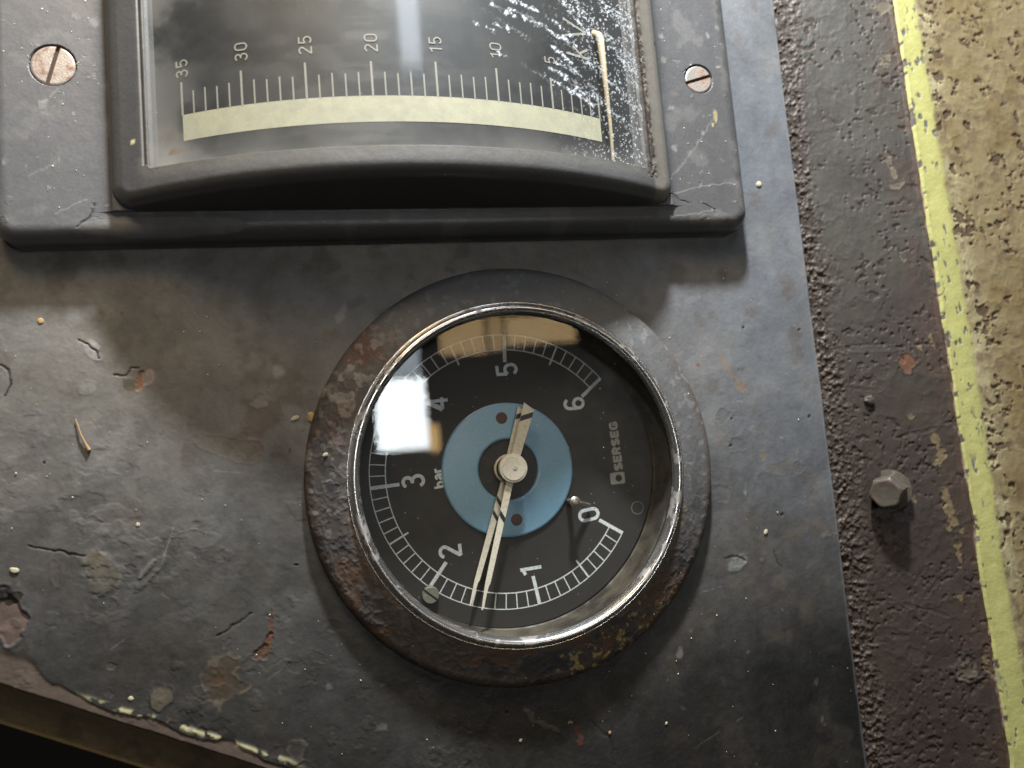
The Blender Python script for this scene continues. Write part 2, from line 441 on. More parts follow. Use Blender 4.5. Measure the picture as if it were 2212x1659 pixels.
chip_px(560, 870, 14, 10, 0, (0.24, 0.235, 0.23), depth=-.05, jag=.9, strength=.5, soft=.4)
chip_px(600, 800, 9, 14, 0, (0.26, 0.26, 0.25), depth=-.05, jag=.9, strength=.6, soft=.4)
chip_px(500, 970, 60, 18, -20, (0.16, 0.145, 0.12), depth=0, jag=.8, strength=.4, soft=.5)
chip_px(1000, 700, 8, 8, 0, (0.2, 0.2, 0.2), depth=-.05)
chip_px(735, 680, 18, 8, 60, (0.26, 0.255, 0.25), depth=-.05, jag=.9, strength=.7, soft=.4)
chip_px(1248, 1575, 6, 12, 25, (0.14, 0.055, 0.03), depth=.05, jag=.9)
chip_px(1253, 1602, 10, 7, 0, (0.22, 0.08, 0.05), depth=-.08, jag=.9)
chip_px(1232, 1560, 5, 3, 0, CREAM, depth=-.05)
F.stroke([at(1138, 1538), at(1160, 1562), at(1205, 1578)], 1.3, (0.17, 0.165, 0.16), depth=-.15, wob=.8, strength=.8)
chip_px(1600, 835, 20, 12, -20, (0.16, 0.10, 0.05), depth=0, jag=.9, strength=.6, soft=.4)
F.stroke([at(1555, 772), at(1575, 802), at(1598, 828)], 0.7, (0.20, 0.13, 0.06), strength=.6)
chip_px(1508, 790, 6, 4, 0, RUST, depth=.05)
chip_px(1648, 985, 8, 12, -10, (0.14, 0.11, 0.06), depth=.02, strength=.5, soft=.5)
chip_px(1680, 1010, 34, 14, 0, (0.09, 0.08, 0.065), depth=.0, jag=.9, strength=.5, soft=.5)
for (u, v, a, b) in ((1560, 900, 22, 16), (1590, 960, 26, 20), (1555, 1060, 18, 26), (1600, 1210, 20, 10), (1720, 1005, 14, 20), (1495, 930, 16, 40)):
    chip_px(u, v, a, b, 20, (0.075, 0.072, 0.075), depth=.08, lip=.08, jag=1.0, strength=.5, soft=.4)
for (u, v) in ((1580, 905), (1578, 963), (1748, 900), (1690, 1112), (1726, 712), (1605, 708), (95, 1000), (470, 1640), (640, 1220), (735, 1225), (1096, 1540)):
    chip_px(u, v, 4, 3, random.uniform(0, 90), (0.02, 0.02, 0.02), depth=.2, lip=.08)
chip_px(1595, 1215, 24, 13, 25, (0.125, 0.135, 0.135), depth=-.1, lip=.06, strength=.8)
F.stroke([at(1568, 1205), at(1590, 1200), at(1610, 1210)], 0.5, (0.02, 0.02, 0.02), depth=.15)
F.stroke([at(1672, 1190), at(1680, 1215), at(1690, 1225)], 0.4, (0.03, 0.03, 0.03), depth=.1)
for pts in (((170, 735), (190, 745), (205, 760), (213, 772)), ((245, 812), (270, 810), (283, 795), (300, 793)), ((0, 790), (18, 800), (25, 830), (8, 855)),
            ((470, 1375), (520, 1340), (545, 1325)), ((60, 1180), (120, 1190), (180, 1200))):
    F.stroke([at(*p) for p in pts], 0.45, (0.035, 0.03, 0.03), depth=.18, wob=.5)
F.stroke([at(1275, 1495 + 60), at(1320, 1600), at(1330, 1659)], 0.5, (0.05, 0.05, 0.05), depth=.12, wob=.6)
for k in range(26):        # pale hairline scratches
    x, y = random.uniform(-118, 92), random.uniform(-98, 55); a = random.gauss(0.4, 0.7); l = random.uniform(2, 9)
    F.stroke([(x, y), (x + l * math.cos(a), y + l * math.sin(a))], random.uniform(.18, .3), (0.22, 0.22, 0.225), wob=.25, strength=random.uniform(.3, .8), depth=.03)
for k in range(150):       # random chips, lumps and stains
    x = random.uniform(-122, 93); y = random.uniform(-100, 58)
    r = random.choice([.35, .5, .7, 1.0, 1.6]) * random.uniform(.7, 1.3)
    kind = random.random()
    col, dep = (((0.21, 0.205, 0.19), -.08) if kind < .32 else ((0.055, 0.05, 0.05), .12) if kind < .55 else ((0.15, 0.135, 0.11), -.1) if kind < .8 else ((0.10, 0.10, 0.11), -.2))
    F.chip(x, y, r, r * random.uniform(.4, 1), random.uniform(0, 3), col, depth=dep * .6, lip=.025, jag=.9, strength=random.uniform(.25, .8), soft=.35)
for k in range(70):        # pits and blisters towards the lower left
    x = random.gauss(-62, 30); y = random.gauss(-50, 28)
    r = random.uniform(.5, 2.2)
    F.chip(x, y, r, r * random.uniform(.4, 1), random.uniform(0, 3), (0.095, 0.088, 0.08), depth=random.choice([-.2, .14, .08]), lip=.07, jag=1.0, strength=.5, soft=.4)
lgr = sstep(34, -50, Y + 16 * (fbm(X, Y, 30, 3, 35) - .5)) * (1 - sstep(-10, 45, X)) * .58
F.C *= ((1 - .62 * np.clip(low_dark, 0, 1)) * (1 - lgr))[..., None]  # colour darkens towards the bottom and the lower left
mot = fbm(X + 3 * sm, Y + 3 * mid, 8, 5, 36, .62); mot2 = fbm(X, Y, 2.4, 4, 37)
F.C *= (1 + (.45 + .35 * sstep(40, -20, X)) * (mot - .5) + .5 * (mot2 - .5) * sstep(20, -20, Y))[..., None]
F.C *= (1 + (fbm(X, Y, 34, 3, 38) - .5)[..., None] * np.array((.10, .03, -.12)))
# worn right edge of the plate
e = PX1 - X
wv = fbm(X * 0, Y, 5, 4, 31)
F.mix((1 - sstep(0.15, 0.5, e)) * sstep(0.42, .6, wv) * sstep(-10, 40, Y) * .9, (0.34, 0.28, 0.21), 0.8)
F.mix((1 - sstep(0.3, 1.4 * wv + .4, e)) * .35, (0.19, 0.195, 0.20))
# bare primer band and cream paint traces along the slanted lower-left edge
dlo = (Y - pan_low(X)) * 0.895
band = 1 - sstep(0.85, 1.15, dlo / (1.8 + 3.2 * np.clip(fbm(X, Y * 0, 9, 3, 41) - .38, 0, 1) * 2 + 5 * np.exp(-((X + 119) / 7) ** 2)))
F.mix(band * .9, (0.088, 0.066, 0.052), 0.75); F.Z -= band * .25
edge_line = np.exp(-((dlo - 3.3 - 2 * (fbm(X, Y * 0, 6, 3, 44) - .5)) / .55) ** 2) * sstep(0.50, 0.60, fbm(X, Y, 2.4, 3, 43)) * sstep(-108, -100, X) * sstep(-55, -66, X)
F.mix(np.clip(edge_line * 1.2, 0, 1), (0.36, 0.34, 0.21), 0.8); F.Z += edge_line * .15
edgef = (1 - sstep(0, .5, e)) ** 2
F.Z -= .35 * edgef
# rounded lower edge turned down
F.Z -= 0.4 * (1 - sstep(0, .6, dlo)) ** 2
# a row of vertices on every side turned down to give the plate its thickness
def skirt(F, depth, sides='LRB'):
    if 'R' in sides:
        F.xs = np.append(F.xs, F.xs[-1]); 
        for nm in ('X', 'Y', 'Z', 'Rg', 'G'): setattr(F, nm, np.concatenate([getattr(F, nm), getattr(F, nm)[:, -1:]], 1))
        F.C = np.concatenate([F.C, F.C[:, -1:]], 1); F.Z[:, -1] -= depth
    if 'B' in sides:
        for nm in ('X', 'Y', 'Z', 'Rg', 'G'): setattr(F, nm, np.concatenate([getattr(F, nm)[:1], getattr(F, nm)], 0))
        F.C = np.concatenate([F.C[:1], F.C], 0); F.Z[0, :] -= depth
skirt(F, 3.0, 'RB')
keep = (np.hypot(F.X - 1, F.Y + .7) > 47)
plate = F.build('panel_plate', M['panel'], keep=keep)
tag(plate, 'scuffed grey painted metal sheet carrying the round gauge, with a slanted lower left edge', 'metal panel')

# ------------------------------------------------------------------ sloping brown side plate
SL = math.radians(18); Z0 = -2.6
YX, YZ = None, None
def on_brown(u, v):
    """the point of the brown plate seen at u, v: (distance from the grey edge along the slope, y)"""
    n = np.array([-math.sin(SL), 0, math.cos(SL)]); p0 = np.array([PX1 - 1.0, 0, Z0])
    d = ray(u, v); t = ((p0 - CAM) @ n) / (d @ n); p = CAM + t * d
    return (p[0] - p0[0]) / math.cos(SL), p[1]
def brown_world(s, y, h):
    return np.stack([PX1 - 1.0 + s * math.cos(SL) - h * math.sin(SL), y, Z0 + s * math.sin(SL) + h * math.cos(SL)], -1)
sT, yT = on_brown(1930, 0); sB, yB = on_brown(2182, 1659)
def yel_s(y): return sB + (y - yB) * (sT - sB) / (yT - yB)
us = np.linspace(0, 1, 190); ysb = np.linspace(-125, 165, 960)
F = Field(us, ysb, (0.031, 0.0235, 0.019), 0.52)
F.X = us[None, :] * (yel_s(ysb)[:, None] + 1.0) - 0.2
X, Y = F.X, F.Y
ye = yel_s(Y) - X
F.mix(sstep(-10, 90, Y + 18 * (fbm(X, Y, 20, 3, 3) - .5)) * .75, (0.054, 0.054, 0.046))
F.mix(sstep(.45, .7, fbm(X, Y, 22, 4, 5)) * .5, (0.031, 0.024, 0.023))
F.mix(sstep(14, 2, ye) * sstep(.3, .6, fbm(X, Y, 8, 4, 6)) * .6, (0.050, 0.031, 0.024))
g1 = fbm(X, Y, 1.0, 4, 9, .6); g2 = fbm(X, Y, 3.0, 4, 11)
gw = 8 + 9 * (fbm(X * .3, Y, 14, 3, 12) - .3)
grit = 1 - sstep(.35, 1.25, (X + 5 * (g2 - .5)) / gw)
F.Z += grit * (2.0 * np.clip(g1 - .42, 0, 1) + 0.5 * (g2 - .5))
F.G += grit * 1.5
F.mix(grit * sstep(.40, .62, g1) * .5, (0.085, 0.062, 0.048), .45); F.mix(grit * (1 - sstep(.40, .54, g1)) * .9, (0.025, 0.016, 0.012), .8)
F.Z += 0.5 * (fbm(X, Y, 18, 3, 13) - .5) + .10 * (g2 - .5) + .12 * (1 - np.abs(2 * fbm(X, Y, 6, 4, 15) - 1)) ** 6
# pits
pn = fbm(X, Y, 1.3, 2, 17); pm = sstep(.66, .76, pn + .10 * np.exp(-X / 14)) * sstep(.36, .58, fbm(X, Y, 9, 3, 18) + .12 * np.exp(-X / 14))
F.mix(pm * .85, (0.028, 0.018, 0.013), .9); F.Z -= pm * .25
def chip_b(u, v, a, b, deg, col, **k):
    F.k += 1
    s_, y_ = on_brown(u, v); ang = math.radians(deg); a /= 8.6; b /= 8.6
    c, n = math.cos(ang), math.sin(ang)
    uu = (F.X - s_) * c + (F.Y - y_) * n; vv = -(F.X - s_) * n + (F.Y - y_) * c
    rows = np.abs(F.Y[:, 0] - y_) < max(a, b) * 3 + 2
    uu = uu[rows]; vv = vv[rows]
    jag = k.get('jag', .8)
    q = np.sqrt((uu / a) ** 2 + (vv / b) ** 2) + jag * (fbm(F.X[rows], F.Y[rows], max(a, b) * .7, 4, F.k % 40) - .5) * 2
    m = (1 - sstep(.9, 1.1, q)) * k.get('strength', .9); ring = np.exp(-((q - 1.1) / .15) ** 2)
    F.C[rows] = F.C[rows] * (1 - m[..., None]) + np.asarray(col) * m[..., None]
    F.Rg[rows] = F.Rg[rows] * (1 - m) + .8 * m
    F.Z[rows] += -k.get('depth', .1) * m + k.get('lip', .08) * ring
for a in ((2047, 1085, 13, 26, 0), (2055, 1125, 20, 28, 10), (2070, 1195, 11, 30, 5), (2021, 947, 8, 26, 15), (2030, 985, 14, 20, 0), (1968, 898, 10, 6, 0), (1985, 747, 7, 10, 0),
          (2012, 735, 6, 14, 20), (1905, 15, 22, 14, 0), (1912, 130, 16, 14, 0), (1925, 360, 8, 30, 10), (1935, 400, 20, 8, 0), (2140, 1440, 20, 22, 60), (2075, 1290, 8, 8, 0), (1975, 1080, 5, 8, 0), (1952, 560, 6, 8, 0)):
    chip_b(*a, (0.125, 0.105, 0.075) if a[1] < 600 else (0.16, 0.12, 0.06), lip=.10, strength=.6, jag=1.3)
chip_b(1959, 782, 20, 22, 0, (0.10, 0.045, 0.025), lip=.12)
chip_b(2090, 1450, 26, 20, 0, (0.075, 0.065, 0.05), lip=.3, depth=-.1)
for a in ((1870, 745, 70, 4, -3), (2030, 1255, 40, 6, 40), (1990, 1240, 30, 5, 50), (2010, 1320, 60, 8, -20), (1980, 1420, 12, 34, 30), (1930, 1510, 10, 20, 0), (1850, 840, 60, 5, -10), (2000, 930, 40, 10, 20)):
    chip_b(*a, (0.036, 0.028, 0.025), lip=.08, depth=.16, strength=.4, jag=1.2)
chip_b(1875, 757, 60, 7, -3, (0.07, 0.07, 0.068), depth=-.1, strength=.35, jag=1.1)
# rusty bead where the brown plate meets the yellow post
F.mix((1 - sstep(.2, 2.6, ye + 2.0 * (fbm(X, Y, 2, 3, 21) - .5))) * .6, (0.062, 0.038, 0.026), .7)
F.Z += .55 * np.exp(-((ye - .9 - .5 * (fbm(X * 0, Y, 6, 3, 24) - .5)) / .35) ** 2)
F.mix((1 - sstep(.1, 0.7, ye + 1.6 * (fbm(X, Y, 3, 3, 22) - .5))) * sstep(.45, .55, fbm(X * 0, Y, 6, 4, 23)), (0.20, 0.15, 0.12), .7)
P = brown_world(F.X, F.Y, F.Z)
brown = F.build('side_plate', M['brown'], P=P)
tag(brown, 'rough brown painted plate sloping up between the grey panel and the yellow post', 'metal plate')

# ------------------------------------------------------------------ yellow post
un = np.concatenate([np.array([-.02, 0, .03]), np.linspace(.06, 12, 60), np.linspace(12.3, 70, 190)]); ysb = np.linspace(-125, 165, 960)
F = Field(un, ysb, (0.34, 0.335, 0.125), 0.6)
X, Y = F.X.copy(), F.Y
jag = 0.9 * (fbm(X * 0, Y, 9, 3, 51) - .5) + .12 * (fbm(X * 0, Y, .9, 2, 52) - .5)
ww = 6.7 + 1.6 * (fbm(X * 0, Y, 20, 3, 53) - .5) - .8 * sstep(60, 130, Y)
old = sstep(ww - .6, ww + 1.6, X + 2.2 * (fbm(X * 2, Y, 5, 4, 54) - .5))
F.mix(old, (0.195, 0.158, 0.086), .6)
shoulder = np.exp(-((X - ww - 2.2) / 3.4) ** 2)
F.mix(old * shoulder * (.35 + .65 * sstep(.35, .6, fbm(X, Y, 6, 4, 55))) * .85, (0.37, 0.33, 0.20), .6)
F.mix(old * sstep(.42, .68, fbm(X, Y, 9, 4, 56)) * .6, (0.145, 0.105, 0.042))
F.mix(old * sstep(.56, .72, fbm(X, Y, 3.2, 4, 57)) * .6, (0.12, 0.085, 0.050))
pm = old * sstep(.60, .70, fbm(X + .4 * Y, Y - .3 * X, 1.6, 3, 58)) * sstep(.42, .62, fbm(X, Y, 8, 3, 59)); pm = np.maximum(pm, old * sstep(.68, .72, fbm(X + .5 * Y, Y - .4 * X, 5, 4, 65)))
F.mix(pm * .85, (0.060, 0.038, 0.022), .9); F.Z -= pm * .3
# chips in the fresh yellow paint, showing grey
cm = (1 - old) * sstep(.66, .72, fbm(X * 1.5 + Y * .15, Y * .6 - X * .1, 2.0, 4, 60)) * sstep(.4, .6, fbm(X, Y, 16, 3, 67)); F.mix(cm, (0.10, 0.105, 0.10)); F.Z -= cm * .2
cm = (1 - old) * sstep(.60, .66, fbm(X * .8 + Y * .35, Y * .8 - X * .3, 1.7, 4, 61)) * (1 - sstep(.25, .9, X + .6 * (fbm(X, Y, 2, 2, 66) - .5))); F.mix(cm, (0.07, 0.06, 0.05)); F.Z -= cm * .15
F.Z += .5 * (fbm(X, Y, 14, 3, 62) - .5) + .12 * (fbm(X, Y, 3, 4, 63) - .5) + old * .15 * (1 - np.abs(2 * fbm(X, Y, 6, 4, 64) - 1)) ** 5
rise = np.where(X < .06, 0.0, 1.1)                                     # step above the brown plate
prof = rise + .5 * sstep(0, 6, X) - .055 * np.clip(X - ww, 0, 4) ** 1.5 - 0.02 * np.clip(X - ww - 4, 0, 80)
F.Z = np.where(X < .06, 0, F.Z) + prof
def post_world(s, y, h):
    ys_ = yel_s(y)
    # the post turns back towards the viewer's plane beyond the brown plate
    base = brown_world(ys_, y, 0 * y)
    th = math.radians(2)
    return np.stack([base[..., 0] + s * math.cos(th), y, base[..., 2] + s * math.sin(th) + h], -1)
P = post_world(F.X + np.where(F.X < 2, jag * (1 - F.X / 2), 0), F.Y, F.Z)
P[:, 0, 2] -= 2.5
yellow = F.build('yellow_post', M['yellow'], P=P)
tag(yellow, 'weathered post with a bright yellow painted edge and dirty olive face at the right', 'painted post')

# ------------------------------------------------------------------ hexagonal bolt
def lathe(profile, n=96, cx=0, cy=0, cz=0):
    """profile: list of (r, z) -> verts, faces; ends at r=0 are closed"""
    V, Fc = [], []
    rings = []
    for r, z in profile:
        if r < 1e-6:
            V.append((cx, cy, cz + z)); rings.append([len(V) - 1] * n)
        else:
            st = len(V)
            for i in range(n):
                a = 2 * math.pi * i / n; V.append((cx + r * math.cos(a), cy + r * math.sin(a), cz + z))
            rings.append(list(range(st, st + n)))
    for A, B in zip(rings[:-1], rings[1:]):
        for i in range(n):
            j = (i + 1) % n
            f = []
            for k in (A[i], A[j], B[j], B[i]):
                if k not in f: f.append(k)
            if len(f) > 2: Fc.append(f)
    return V, Fc


def hexbolt():
    V, Fc = [], []
    n = 48; ring = []
    def hexr(a, R_, k):
        h = R_ * math.cos(math.pi / 6) / math.cos((a % (math.pi / 3)) - math.pi / 6)
        return min(h, k) if k else h
    prof = [(5.9, 0.0, None), (5.9, .5, None), (4.75, .9, 0), (4.75, 7.0, 0), (4.55, 7.5, 4.25), (4.3, 7.85, 4.0), (3.9, 7.95, 3.6), (2.0, 7.8, 2), (0, 7.75, 0)]
    for r, z, k in prof:
        st = len(V)
        for i in range(n):
            a = 2 * math.pi * i / n
            rr = r if (k is None or k == r or r < 2.5) else (hexr(a, r, k if k else None))
            V.append((rr * math.cos(a) * (1 + .01 * math.sin(5 * a)), rr * math.sin(a), z))
        ring.append(st)
    for A, B in zip(ring[:-1], ring[1:]):
        for i in range(n):
            j = (i + 1) % n; Fc.append([A + i, A + j, B + j, B + i])
    return V, Fc
bs, by = on_brown(1922, 1058)
base = brown_world(np.array(bs), np.array(by), np.array(0.0))
bolt = thing('hex_bolt', 'grey brown painted hexagonal bolt standing crookedly on the brown plate', 'bolt', base)
V, Fc = hexbolt()
hd = mesh_obj('bolt_head', V, Fc, M['bolt'], bolt, False)
bolt.rotation_euler = (math.radians(-6), math.radians(-47), math.radians(12))

# small lump of old paint on the brown plate
def blob(name, p, r, mat, label=None, cat=None, group=None, flat=.5, stretch=1.0, parent=None):
    V, Fc = lathe([(0, 0), (r, 0.01), (r * 1.02, r * flat * .4), (r * .7, r * flat * .85), (0, r * flat)], 9)
    a0 = random.uniform(0, 6)
    out = []
    for x, y, z in V:
        k = 1 + random.uniform(-.22, .22); x *= k * stretch; y *= k
        out.append((x * math.cos(a0) - y * math.sin(a0), x * math.sin(a0) + y * math.cos(a0), z))
    o = mesh_obj(name, out, Fc, mat, parent)
    o.location = Vector(p) * S
    if label: tag(o, label, cat, group)
    return o
s_, y_ = on_brown(1876, 864)
blob('paint_lump', brown_world(np.array(s_), np.array(y_), np.array(.1)), 1.5, M['bolt'], 'small hard brown lump on the brown plate above the hexagonal bolt', 'paint lump', flat=1.0)

# ------------------------------------------------------------------ pressure gauge
G = thing('pressure_gauge', 'round black faced pressure gauge reading to 6 bar in a rusty dark mounting ring', 'pressure gauge', (0, 0, 0))
GC = (1.0, -0.7)
# mounting ring as a polar height field
nr, na = 84, 1500
rs = np.concatenate([np.linspace(43.6, 53.0, 58), np.linspace(53.1, 54.6, 26)])
an = np.linspace(0, 2 * math.pi, na, endpoint=False)
F = Field(an, rs, (0.052, 0.049, 0.047), 0.45)
A, Rr = F.X, F.Y
X = GC[0] + Rr * np.cos(A); Y = GC[1] + Rr * np.sin(A)
prof = 6.3 - 2.2 * sstep(44, 54.6, Rr) * 1.0
edge = np.clip((Rr - 52.0) / 2.6, 0, 1); prof = prof - 2.6 * (1 - np.sqrt(np.clip(1 - edge ** 2, 0, 1)))
prof = np.where(Rr < 44.2, prof - .5, prof)
F.Z = prof
upper = sstep(-.35, .55, np.sin(A + .45))          # the upper right half keeps its grey overpaint
F.mix(upper * .9, (0.105, 0.107, 0.110), .45)
n1 = fbm(X, Y, 7, 4, 71); n2 = fbm(X, Y, 2.2, 4, 72); n3 = fbm(X, Y, 14, 3, 73)
lowr = 1 - upper
left = np.clip(-np.cos(A), 0, 1) ** 1.0
bot = np.clip(-np.sin(A), 0, 1)
rustm = np.clip(sstep(.56, .63, n1 + .25 * (n2 - .5)) * np.clip(bot * 1.3 + .45 * left, 0, 1), 0, 1)
F.mix(rustm * .75, (0.080, 0.047, 0.028), .7); F.Z -= rustm * .12
rl = (1 - sstep(.42, .50, n1)) * sstep(.2, .6, np.clip(-np.cos(A - .3), 0, 1)) * .2; F.mix(rl, (0.070, 0.050, 0.040), .65)
ul = np.exp(-((A - 2.55) / .32) ** 2); F.mix(np.clip(ul * sstep(.45, .62, n2 * .5 + n1 * .5) * 1.2, 0, 1), (0.105, 0.055, 0.048), .6); F.mix(ul * sstep(.55, .68, n2) * .7, (0.26, 0.26, 0.26), .5)
F.Z += (n2 - .5) * (.06 + .18 * lowr + .22 * ul) + .10 * (n1 - .5)
F.Z += .14 * (1 - np.abs(2 * fbm(X, Y, 3.2, 4, 75) - 1)) ** 5 * (.3 + lowr)
outr = sstep(50.5, 53.5, Rr + 1.6 * (n2 - .5)); F.mix(outr * (.15 + .6 * sstep(-.75, .05, -np.cos(A - 1.9) )) * .7, (0.062, 0.042, 0.028), .7)
inn = 1 - sstep(44.5, 46.2, Rr + 1.4 * (n2 - .5)); F.mix(inn * np.clip(bot + .25 * left, 0, 1) * .7, (0.135, 0.085, 0.045), .7)
yl = sstep(.64, .70, fbm(X, Y, 1.3, 3, 77)) * sstep(.5, .62, n3) * bot; F.mix(yl * .75, (0.30, 0.225, 0.085), .8)
gp = sstep(.66, .72, fbm(X, Y, 1.8, 3, 78)); F.mix(gp * .4 * (1 - bot), (0.2, 0.2, 0.2), .6)
gk = sstep(.55, .62, fbm(X, Y, 4.5, 4, 79)) * lowr * .6 * (1 - rustm); F.mix(gk, (0.032, 0.032, 0.037), .4)
F.Rg = np.clip(F.Rg + .08, .2, .9)
P = np.stack([X, Y, F.Z], -1)
# outer wall down to the panel
wall = P[-1:].copy(); wall[..., 2] = -0.6
wall2 = P[-1:].copy(); wall2[..., 2] = P[-1:, :, 2] - .9; 
ctr = np.array([GC[0], GC[1], 0]); wall[..., :2] = ctr[:2] + (wall[..., :2] - ctr[:2]) * .985
P = np.concatenate([P, wall2, wall], 0)
for nm in ('X', 'Y', 'Z', 'Rg', 'G'): setattr(F, nm, np.concatenate([getattr(F, nm), getattr(F, nm)[-1:], getattr(F, nm)[-1:]], 0))
F.C = np.concatenate([F.C, F.C[-1:] * .0 + np.array([0.07, 0.042, 0.022]), F.C[-1:] * .0 + np.array([0.075, 0.045, 0.022])], 0)
F.Rg[-2:] = .75
F.build('mounting_ring', M['ring'], G, P=P, wrap=True)
# chrome bezel: bright bead, groove, thin outer bead
def arcp(cr, cz, r, a0, a1, n=10): return [(cr + r * math.cos(math.radians(a0 + (a1 - a0) * i / n)), cz + r * math.sin(math.radians(a0 + (a1 - a0) * i / n))) for i in range(n + 1)]
prof = [(44.9, 4.8)] + arcp(44.2, 6.2, .35, 10, 170, 8) + [(43.5, 6.3)] + arcp(42.55, 7.6, 1.0, -10, 160, 14) + [(41.4, 7.3), (41.2, 6.2), (41.9, 5.6)]
V, Fc = lathe(prof, 220, GC[0], GC[1])
mesh_obj('chrome_bezel', V, Fc, M['chrome'], G, True)
# glass pane
V, Fc = lathe([(0, 7.2), (41.6, 7.2), (41.6, 5.6), (0, 5.6)], 120, GC[0], GC[1])
mesh_obj('glass_pane', V, Fc, M['glass'], G, False)
# inner wall of the case
V, Fc = lathe([(41.7, 6.0), (42.4, 5.0), (42.9, -2), (42.4, -7.2), (42.0, -7.6)], 160, 0.6, -.4)
mesh_obj('case_wall', V, Fc, M['case'], G, True)
ZD = -7.0
V, Fc = lathe([(0, ZD - .4), (42.2, ZD - .4), (42.2, ZD - 1.2), (0, ZD - 1.2)], 160)
V = [(x, y, z) for x, y, z in V]
dial = mesh_obj('dial', V, Fc, M['dial'], G)
ZP = ZD - .38


class MB:
    """collects flat strips and boxes; every strip sits a hair above the one before so that none share a plane"""
    def __init__(s, z, th=.05, dz=.012): s.V = []; s.F = []; s.z = z; s.th = th; s.dz = dz; s.k = 0
    def poly(s, pts, z=None):
        z = s.z + s.th + s.dz * (s.k % 6) if z is None else z; s.k += 1
        n = len(pts); st = len(s.V)
        s.V += [(p[0], p[1], z) for p in pts] + [(p[0], p[1], s.z) for p in pts]
        s.F.append(list(range(st, st + n)))
        for i in range(n):
            j = (i + 1) % n; s.F.append([st + i, st + n + i, st + n + j, st + j])
    def strip(s, pts, wd, closed=False):
        z = s.z + s.th + s.dz * (s.k % 6); s.k += 1
        P = [np.array(p, float) for p in pts]; n = len(P); st = len(s.V); ws = wd if hasattr(wd, '__len__') else [wd] * n
        L, Rt = [], []
        for i in range(n):
            a = P[(i - 1) % n] if (closed or i > 0) else P[i]; b = P[(i + 1) % n] if (closed or i < n - 1) else P[i]
            t = b - a; t /= np.linalg.norm(t) + 1e-12; nn = np.array([-t[1], t[0]])
            k = 1.0
            if 0 < i < n - 1 or closed:
                e = P[(i + 1) % n] - P[i]; e /= np.linalg.norm(e) + 1e-12; k = 1 / max(.6, abs(nn @ np.array([-e[1], e[0]])))
            L.append(P[i] + nn * ws[i] / 2 * k); Rt.append(P[i] - nn * ws[i] / 2 * k)
        for zz in (z, s.z):
            s.V += [(p[0], p[1], zz) for p in L]; s.V += [(p[0], p[1], zz) for p in Rt]
        m = n if closed else n - 1
        for i in range(m):
            j = (i + 1) % n
            s.F.append([st + i, st + n + i, st + n + j, st + j])
            s.F.append([st + i, st + j, st + 2 * n + j, st + 2 * n + i])
            s.F.append([st + n + i, st + 3 * n + i, st + 3 * n + j, st + n + j])
        if not closed:
            s.F.append([st, st + 2 * n, st + 3 * n, st + n]); s.F.append([st + n - 1, st + 2 * n - 1, st + 4 * n - 1, st + 3 * n - 1])
    def build(s, name, mat, parent, warp=None):
        V = s.V if warp is None else [warp(*v) for v in s.V]
        return mesh_obj(name, V, s.F, mat, parent)


def arc(cx, cy, rx, ry, a0, a1, n=14):
    return [(cx + rx * math.cos(math.radians(a0 + (a1 - a0) * i / n)), cy + ry * math.sin(math.radians(a0 + (a1 - a0) * i / n))) for i in range(n + 1)]

# glyphs on a cell: x 0..w, y 0..1 (cap height 1)
GL = {
    '0': (.55, [('c', arc(.275, .72, .235, .24, 0, 180, 10) + arc(.275, .28, .235, .24, 180, 360, 10))]),
    '1': (.42, [('o', [(.30, -.0), (.30, 1.0)]), ('o', [(.31, .96), (.24, .86), (.05, .78)])]),
    '2': (.55, [('o', arc(.275, .745, .225, .215, 165, -10, 9) + [(.43, .60), (.07, .10), (.06, .045)]), ('o', [(.02, .045), (.54, .045)])]),
    '3': (.55, [('o', arc(.27, .755, .21, .205, 155, -80, 10) + [(.24, .55)]), ('o', [(.20, .545)] + arc(.27, .29, .235, .25, 80, -160, 12))]),
    '4': (.58, [('o', [(.44, 0), (.44, .98)]), ('o', [(.40, .95), (.06, .30), (.08, .27), (.58, .27)])]),
    '5': (.55, [('o', [(.50, .955), (.09, .955), (.065, .50)]), ('o', [(.06, .50)] + arc(.27, .315, .235, .275, 135, -150, 14))]),
    '6': (.55, [('c', arc(.28, .28, .225, .24, 0, 360, 20)[:-1]), ('o', [(.055, .30), (.06, .62)] + arc(.28, .72, .22, .235, 175, 25, 10))]),
    'b': (.50, [('o', [(.07, 0), (.07, 1.0)]), ('c', arc(.265, .33, .19, .285, 0, 360, 18)[:-1])]),
    'a': (.50, [('o', [(.42, 0), (.42, .50)] + arc(.26, .50, .16, .17, 0, 160, 7)), ('c', arc(.235, .20, .17, .155, 0, 360, 14)[:-1])]),
    'r': (.34, [('o', [(.07, 0), (.07, .69)]), ('o', [(.075, .45), (.13, .58), (.32, .64)])]),
    'S': (.62, [('o', arc(.31, .73, .22, .17, 20, 270, 9) + arc(.31, .28, .22, .18, 90, -160, 9))]),
    'E': (.56, [('o', [(.09, 0), (.09, 1)]), ('o', [(.05, .09), (.52, .09)]), ('o', [(.05, .5), (.48, .5)]), ('o', [(.05, .91), (.52, .91)])]),
    'R': (.62, [('o', [(.09, 0), (.09, 1)]), ('o', [(.05, .91), (.34, .91)] + arc(.34, .70, .16, .21, 90, -90, 8) + [(.05, .49)]), ('o', [(.34, .48), (.50, 0)])]),
    'G': (.66, [('o', arc(.34, .70, .23, .22, 20, 180, 8) + arc(.34, .30, .23, .22, 180, 350, 8) + [(.57, .46), (.32, .46)])]),
    'k': (.50, [('o', [(.07, 0), (.07, 1)]), ('o', [(.42, .68), (.08, .28)]), ('o', [(.18, .40), (.44, 0)])]),
    'V': (.70, [('o', [(.02, 1), (.35, .02)]), ('o', [(.35, .0), (.68, 1)])]),
}


